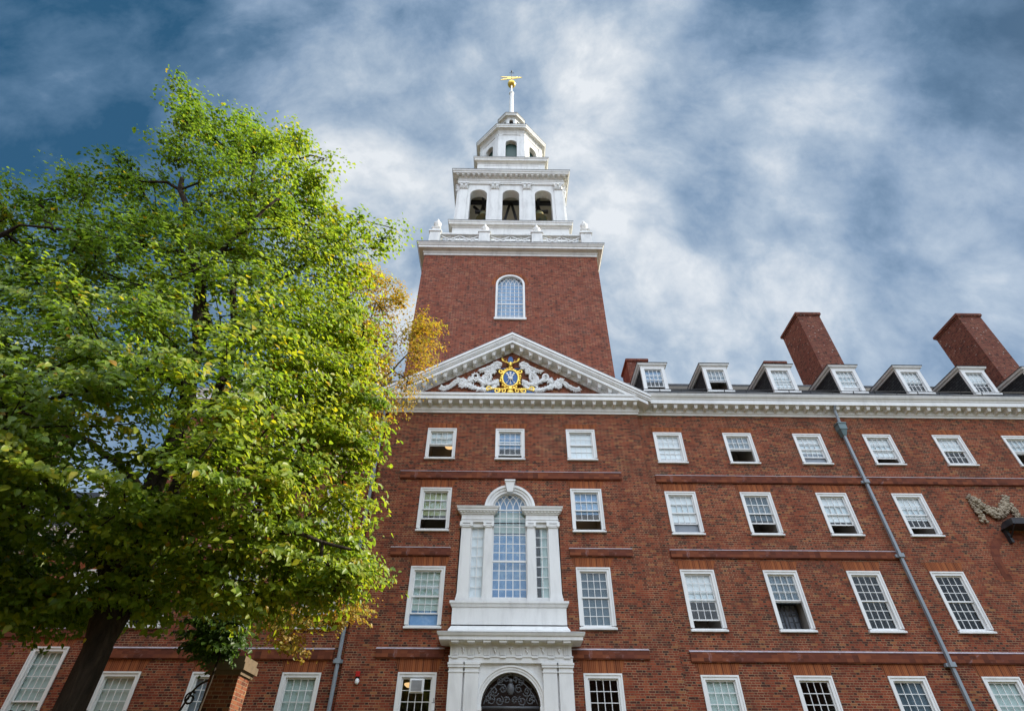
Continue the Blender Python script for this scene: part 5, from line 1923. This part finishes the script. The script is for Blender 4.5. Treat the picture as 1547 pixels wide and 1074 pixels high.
def edge_dist(pts, poly):
    d = np.full(len(pts), 1e9)
    for i in range(len(poly)):
        a, b = np.array(poly[i], float), np.array(poly[(i + 1) % len(poly)], float)
        ab = b - a
        t_ = np.clip(((pts - a) @ ab) / (ab @ ab + 1e-9), 0, 1)
        d = np.minimum(d, np.linalg.norm(pts - (a + t_[:, None] * ab), axis=1))
    return d


def grow(name_trunk, name_crown, root, skel, rad0, attract, leaf_size, per_twig, spread, matl, mat_bark, tone, min_r=.007, seed=1, up_w=.75):
    """skel: polylines of (x,y,z); attract: twig ends; every twig end is tied to the nearest wood already grown"""
    rg = np.random.default_rng(seed)
    nodes, par, fixed = [], [], {}
    for li, (line, r0, r1) in enumerate(skel):
        prev = -1
        if nodes:
            p0 = np.array(line[0])
            prev = int(np.argmin(np.linalg.norm(np.array(nodes) - p0, axis=1)))
        pts = [np.array(line[0])]
        for a, b in zip(line, line[1:]):
            a, b = np.array(a), np.array(b)
            k_ = max(1, int(np.linalg.norm(b - a) / .45))
            pts += [a + (b - a) * i / k_ for i in range(1, k_ + 1)]
        for i, p in enumerate(pts):
            if i == 0 and prev >= 0:
                continue
            jit = rg.normal(0, .035, 3) if 0 < i < len(pts) - 1 else 0
            nodes.append(p + jit)
            par.append(prev)
            prev = len(nodes) - 1
            fixed[prev] = r0 + (r1 - r0) * i / max(1, len(pts) - 1)
    nsk = len(nodes)
    N = np.zeros((nsk + len(attract) * 12, 3))
    N[:nsk] = np.array(nodes)
    cnt = nsk
    d0 = np.array([np.min(np.linalg.norm(N[:nsk] - a, axis=1)) for a in attract])
    ends = []
    for ai in np.argsort(d0):
        a = attract[ai]
        dd = np.linalg.norm(N[:cnt] - a, axis=1)
        # wood prefers to grow outwards and upwards from below
        cost = dd + np.maximum(0, N[:cnt, 2] - a[2]) * .7
        j = int(np.argmin(cost))
        L_ = dd[j]
        k_ = int(min(10, max(1, round(L_ / .5))))
        b = N[j].copy()
        mid = (a + b) / 2 + np.array([rg.normal(0, .06 * L_), rg.normal(0, .06 * L_), .10 * L_ + rg.normal(0, .04 * L_)])
        prev = j
        for i in range(1, k_ + 1):
            t_ = i / k_
            p = (1 - t_) ** 2 * b + 2 * (1 - t_) * t_ * mid + t_ * t_ * a
            N[cnt] = p
            par.append(prev)
            prev = cnt
            cnt += 1
        ends.append(prev)
    N = N[:cnt]
    w = np.zeros(cnt)
    w[ends] += min_r ** 2.3
    for i in range(cnt - 1, -1, -1):
        if w[i] == 0:
            w[i] = min_r ** 2.3
        if par[i] >= 0:
            w[par[i]] += w[i]
    rad = w ** (1 / 2.3)
    for i, r_ in fixed.items():
        rad[i] = r_
    wood = MB()
    kids = [[] for _ in range(cnt)]
    for i in range(cnt):
        if par[i] >= 0:
            kids[par[i]].append(i)
    # chains follow the thickest child
    starts = [(i, par[i]) for i in range(cnt) if par[i] < 0]
    while starts:
        i, p = starts.pop()
        ch = ([p] if p >= 0 else []) + [i]
        rs = ([min(rad[p], rad[i] * 1.25)] if p >= 0 else []) + [rad[i]]
        while kids[i]:
            ks_ = sorted(kids[i], key=lambda q: -rad[q])
            for q in ks_[1:]:
                starts.append((q, i))
            i = ks_[0]
            ch.append(i)
            rs.append(rad[i])
        if len(ch) > 1:
            mx = max(rs)
            wood.tube([N[q] for q in ch], rs, 14 if mx > .15 else 8 if mx > .05 else 5 if mx > .02 else 3, False)
    obj(name_trunk, wood, mat_bark, root, tuple(WL[root.name]), smooth=True, recalc=False)
    # leaves: sprays round the twig ends and along the last lengths of wood
    E_ = N[ends]
    P_ = N[[par[e] for e in ends]]
    ax = E_ - P_
    ax /= np.linalg.norm(ax, axis=1)[:, None] + 1e-9
    k_ = per_twig
    nl = len(ends) * k_
    idx = np.repeat(np.arange(len(ends)), k_)
    # each spray is a drooping fan: long along its twig, flat, its rim hanging
    cen = E_.mean(axis=0)
    oh = E_ - cen
    oh[:, 2] = 0
    oh /= np.linalg.norm(oh, axis=1)[:, None] + 1e-9
    fa = ax * np.array([1, 1, .35]) + oh * .55 + rg.normal(0, .28, ax.shape) * np.array([1, 1, .5])
    fa /= np.linalg.norm(fa, axis=1)[:, None] + 1e-9
    fl_ = np.cross(fa, np.array([0, 0, 1.0]))
    fl_ /= np.linalg.norm(fl_, axis=1)[:, None] + 1e-9
    fu = np.cross(fl_, fa)
    size = spread * rg.uniform(.7, 1.35, len(ends))
    u_ = np.clip(rg.normal(.15, .62, nl), -1.3, 1.5)
    v_ = rg.normal(0, .62, nl) * (1.15 - .35 * np.abs(u_))
    w_ = rg.normal(0, .10, nl) - .20 * np.maximum(u_, 0) ** 2 - .16 * v_ ** 2
    sz = size[idx]
    pos = E_[idx] + fa[idx] * (u_ * sz * 1.35)[:, None] + fl_[idx] * (v_ * sz)[:, None] + fu[idx] * (w_ * sz)[:, None]
    outw = pos - cen
    outw /= np.linalg.norm(outw, axis=1)[:, None] + 1e-9
    rim = fa[idx] * u_[:, None] * .45 + fl_[idx] * v_[:, None] * .4
    nrm = rg.normal(0, .30, (nl, 3)) + fu[idx] * up_w + rim + outw * .25 + np.array([.16, -.26, 0])
    nrm /= np.linalg.norm(nrm, axis=1)[:, None]
    dr_ = rg.normal(0, 1, (nl, 3)) + np.array([0, 0, -.9])
    dr_ -= nrm * np.sum(dr_ * nrm, axis=1)[:, None]
    dr_ /= np.linalg.norm(dr_, axis=1)[:, None] + 1e-9
    sd = np.cross(nrm, dr_)
    ln = leaf_size * rg.uniform(.5, 1.3, nl)
    wd_ = ln * rg.uniform(.62, .85, nl)
    fold = rg.uniform(.08, .28, nl) * wd_
    def P(a, s_, f_):
        return pos + dr_ * (ln * a)[:, None] + sd * (wd_ * s_)[:, None] + nrm * (fold * f_)[:, None]
    V = np.stack([P(-.5, 0, 0), P(-.22, .46, 1), P(.15, .38, .9), P(.55, 0, -.4), P(.15, -.38, .9), P(-.22, -.46, 1)], axis=1).reshape(-1, 3)
    base = np.arange(nl)[:, None] * 6
    F = np.concatenate([base + np.array([0, 1, 2, 3]), base + np.array([0, 3, 4, 5])], axis=1).reshape(-1)
    V = V - np.array(WL[root.name])
    me = bpy.data.meshes.new(name_crown)
    me.vertices.add(nl * 6)
    me.vertices.foreach_set('co', V.astype(np.float32).ravel())
    me.loops.add(nl * 8)
    me.loops.foreach_set('vertex_index', F.astype(np.int32))
    me.polygons.add(nl * 2)
    me.polygons.foreach_set('loop_start', (np.arange(nl * 2) * 4).astype(np.int32))
    me.update(calc_edges=True)
    tn = tone(pos, E_[idx], rg)
    at_ = me.attributes.new('tone', 'FLOAT', 'POINT')
    at_.data.foreach_set('value', np.repeat(np.clip(tn, 0, 1), 6).astype(np.float32))
    me.materials.append(MATS[matl])
    o = bpy.data.objects.new(name_crown, me)
    link(o, root, WL[root.name])
    return o


def to_world(pts, Y):
    return np.array([tuple(at(a, b, y)) for (a, b), y in zip(pts, Y)])


CROWN = [(-260, 340), (-60, 285), (0, 262), (20, 262), (35, 288), (70, 290), (100, 256), (150, 250), (165, 226), (186, 238), (193, 192), (208, 240), (236, 226), (262, 262), (300, 290),
         (262, 258), (232, 208), (258, 196), (262, 168), (250, 132), (275, 102), (296, 140), (312, 172), (345, 160), (362, 143), (382, 168), (402, 190), (456, 190), (470, 216), (505, 230),
         (511, 268), (480, 286), (492, 304), (520, 332), (540, 302), (562, 326), (604, 322), (600, 372), (572, 386), (546, 402), (550, 450), (566, 520), (562, 560), (580, 612), (562, 655), (556, 690), (544, 702), (554, 742), (542, 792), (562, 845), (550, 878), (525, 895), (505, 918), (470, 915), (440, 908), (400, 935), (345, 955), (300, 935), (268, 915), (240, 950), (205, 945), (150, 958), (80, 955),
         (0, 955), (-160, 955), (-420, 930), (-420, 420)]  # out-of-view left end: crown widened there to shade the wing


def sample_crown(poly, nn, Yfun, tmax, holes_=(), seed=2, scale=.016, edge=0):
    rg = np.random.default_rng(seed)
    out = []
    P_ = np.array(poly, float)
    lo, hi = P_.min(0), P_.max(0)
    while len(out) < nn:
        c_ = rg.uniform(lo, hi, (4000, 2))
        c_ = c_[in_poly(c_, poly)]
        d = edge_dist(c_, poly)
        keep = d > edge
        for (x, y, r_, pr) in holes_:
            keep &= ~((np.hypot(c_[:, 0] - x, c_[:, 1] - y) < r_) & (rg.random(len(c_)) < pr))
        c_, d = c_[keep], d[keep]
        th = np.minimum(tmax, .25 + d * scale * .8)
        # more of the sprays near the skin of the crown than inside it
        s_ = rg.uniform(-1, 1, len(c_))
        s_ = np.sign(s_) * np.abs(s_) ** .6
        Yc = Yfun(c_[:, 0], c_[:, 1]) + s_ * th
        out += list(to_world(c_, Yc))
    return np.array(out[:nn])


yf = lambda x, y: -10.6 - np.clip((600 - y) / 500, -.4, 1) * 1.3
att = sample_crown(CROWN, 2300, yf, 3.3,
                   [(222, 246, 30, .85), (293, 590, 26, .8), (298, 520, 26, .85), (300, 450, 24, .8), (290, 380, 24, .6), (270, 660, 30, .7), (345, 480, 24, .8), (250, 730, 26, .6), (150, 960, 30, .9), (160, 690, 75, .75), (215, 640, 40, .6), (120, 800, 70, .6), (380, 545, 22, .97), (300, 470, 40, .4), (170, 440, 35, .4), (240, 300, 24, .8), (430, 640, 30, .4), (300, 600, 45, .5),
                    (500, 690, 30, .5), (470, 590, 26, .5), (345, 270, 20, .5), (470, 770, 30, .5), (520, 760, 40, .35), (230, 400, 30, .5)], 2, edge=8)
tree = thing('linden_tree', 'large leafy green broadleaf tree in front of the left wing, brick showing through it', 'tree', tuple(at(110, 1074, -10.4).to_2d()) + (0,))


def pl3(pts):
    return [tuple(at(a, b, y)) for a, b, y in pts]


b0 = at(98, 1074, -10.4)
base = (b0.x + .05, -10.4, 0)
skel = [
    ([(base[0] - .15, -10.4, -.1), (base[0] - .05, -10.4, 1.2)] + pl3([(105, 1066, -10.4), (142, 985, -10.4), (168, 900, -10.45), (205, 800, -10.5), (248, 700, -10.6), (282, 610, -10.7), (296, 545, -10.8), (300, 470, -10.9), (298, 400, -11.1), (285, 350, -11.4), (275, 270, -11.8)]), .25, .06),
    (pl3([(150, 965, -10.4), (200, 900, -10.2), (238, 830, -10.0), (262, 740, -9.8), (310, 650, -9.6), (345, 540, -9.6), (350, 470, -9.7), (352, 420, -9.9), (375, 330, -10.4), (385, 250, -11)]), .15, .05),
    (pl3([(297, 530, -10.8), (316, 490, -11.2), (310, 465, -11.5), (300, 440, -11.8), (330, 380, -12.2), (420, 300, -12.6)]), .09, .03),
    (pl3([(352, 480, -9.7), (385, 450, -9.8), (430, 420, -10), (500, 380, -10.2), (560, 350, -10.4)]), .08, .025),
    (pl3([(290, 600, -10.7), (270, 575, -11.4), (235, 560, -12.0), (180, 570, -12.5), (110, 590, -12.8), (20, 620, -13)]), .09, .03),
    (pl3([(300, 420, -11.0), (270, 385, -11.6), (210, 370, -12), (120, 350, -12.2), (30, 340, -12.4)]), .08, .025),
    (pl3([(330, 620, -9.6), (400, 640, -9.2), (470, 620, -9), (540, 590, -9)]), .08, .025),
    (pl3([(262, 740, -9.8), (330, 740, -9.4), (420, 720, -9), (510, 730, -9)]), .08, .025),
    (pl3([(205, 800, -10.5), (270, 800, -10.8), (360, 800, -11), (450, 810, -11.2), (530, 830, -11.2)]), .08, .025),
    (pl3([(170, 895, -10.4), (130, 800, -11), (90, 760, -11.6), (30, 740, -12.2), (-60, 720, -12.6)]), .10, .03),
    (pl3([(225, 760, -10.5), (170, 690, -9.6), (90, 640, -9), (0, 600, -8.6)]), .09, .03),
    (pl3([(352, 430, -9.9), (390, 280, -10.8), (430, 240, -11.4), (490, 240, -11.8)]), .05, .02),
]


def tone_main(pos, e, rg):
    # leaves turning yellow towards the upper right of the crown, with browning here and there
    x, z = pos[:, 0], pos[:, 2]
    y_ = np.clip((x + 8.5) / 5.5, -.6, 1) * .24 + np.clip((z - 15) / 6, 0, 1) * .16
    sp_ = np.repeat(rg.normal(0, .08, len(e) // 100 + 1), 100)[:len(e)]
    t_ = .35 + y_ + sp_ + rg.normal(0, .11, len(pos))
    br_ = rg.random(len(pos)) < .012
    t_[br_] = rg.uniform(.85, 1.0, br_.sum())
    return t_


grow('trunk', 'crown', tree, skel, .4, att, .108, 100, .34, 'leaf_green', 'bark', tone_main, .0075, 4)

GOLD = [(535, 392), (562, 398), (604, 425), (612, 458), (592, 490), (610, 500), (640, 462), (650, 478), (664, 492), (662, 545), (640, 575), (615, 612), (575, 640), (540, 650), (500, 610), (480, 540), (505, 450)]
GOLD2 = [(395, 880), (440, 905), (520, 890), (545, 920), (520, 945), (470, 968), (440, 990), (405, 960)]
gt_ = thing('golden_tree', 'slender tree with small golden autumn leaves behind the green tree, reaching over the pediment', 'tree', (at(338, 1010, -5.6).x, -5.6, 0))
g0 = at(338, 1010, -5.6)
att2 = np.concatenate([sample_crown(GOLD, 260, lambda x, y: -4.6 + 0 * x, 1.3, [(605, 530, 20, .8), (580, 590, 20, .6)], 5, .016, 3), sample_crown(GOLD2, 45, lambda x, y: -5.4 + 0 * x, .8, (), 6, .016, 2)])
skel2 = [([(g0.x, -5.6, -.1)] + pl3([(338, 1015, -5.6), (352, 930, -5.6), (390, 820, -5.4), (430, 740, -5.2), (480, 660, -5.0), (535, 600, -4.8), (590, 560, -4.6), (640, 515, -4.5)]), .13, .02),
         (pl3([(500, 640, -4.9), (520, 560, -4.8), (545, 480, -4.7), (560, 420, -4.6)]), .05, .02),
         (pl3([(400, 800, -5.3), (440, 860, -5.3), (480, 900, -5.4), (510, 925, -5.4)]), .04, .015)]


def tone_gold(pos, e, rg):
    return .52 + rg.normal(0, .22, len(pos))


grow('trunk', 'crown', gt_, skel2, .13, att2, .10, 60, .32, 'leaf_gold', 'bark', tone_gold, .006, 8)

# a dark bush growing over the pier
bush = thing('dark_bush', 'dark shaded bush hanging over the top of the brick gate pier', 'bush', (at(325, 1000, -7.9).x, -7.6, 0))
b0 = at(325, 1000, -7.6)
BUSH = [(285, 925), (330, 905), (372, 925), (368, 960), (352, 992), (320, 998), (296, 985), (272, 962)]
att3 = sample_crown(BUSH, 80, lambda x, y: -7.6 + 0 * x, .5, (), 9, .016, 2)
grow('stem', 'foliage', bush, [([(b0.x, -7.6, 0), (b0.x, -7.6, 2.5), (b0.x + .05, -7.6, b0.z + .25)], .05, .02)], .05, att3, .10, 50, .17, 'leaf_green', 'bark', lambda p, e, rg: .05 + rg.normal(0, .06, len(p)), .006, 10)
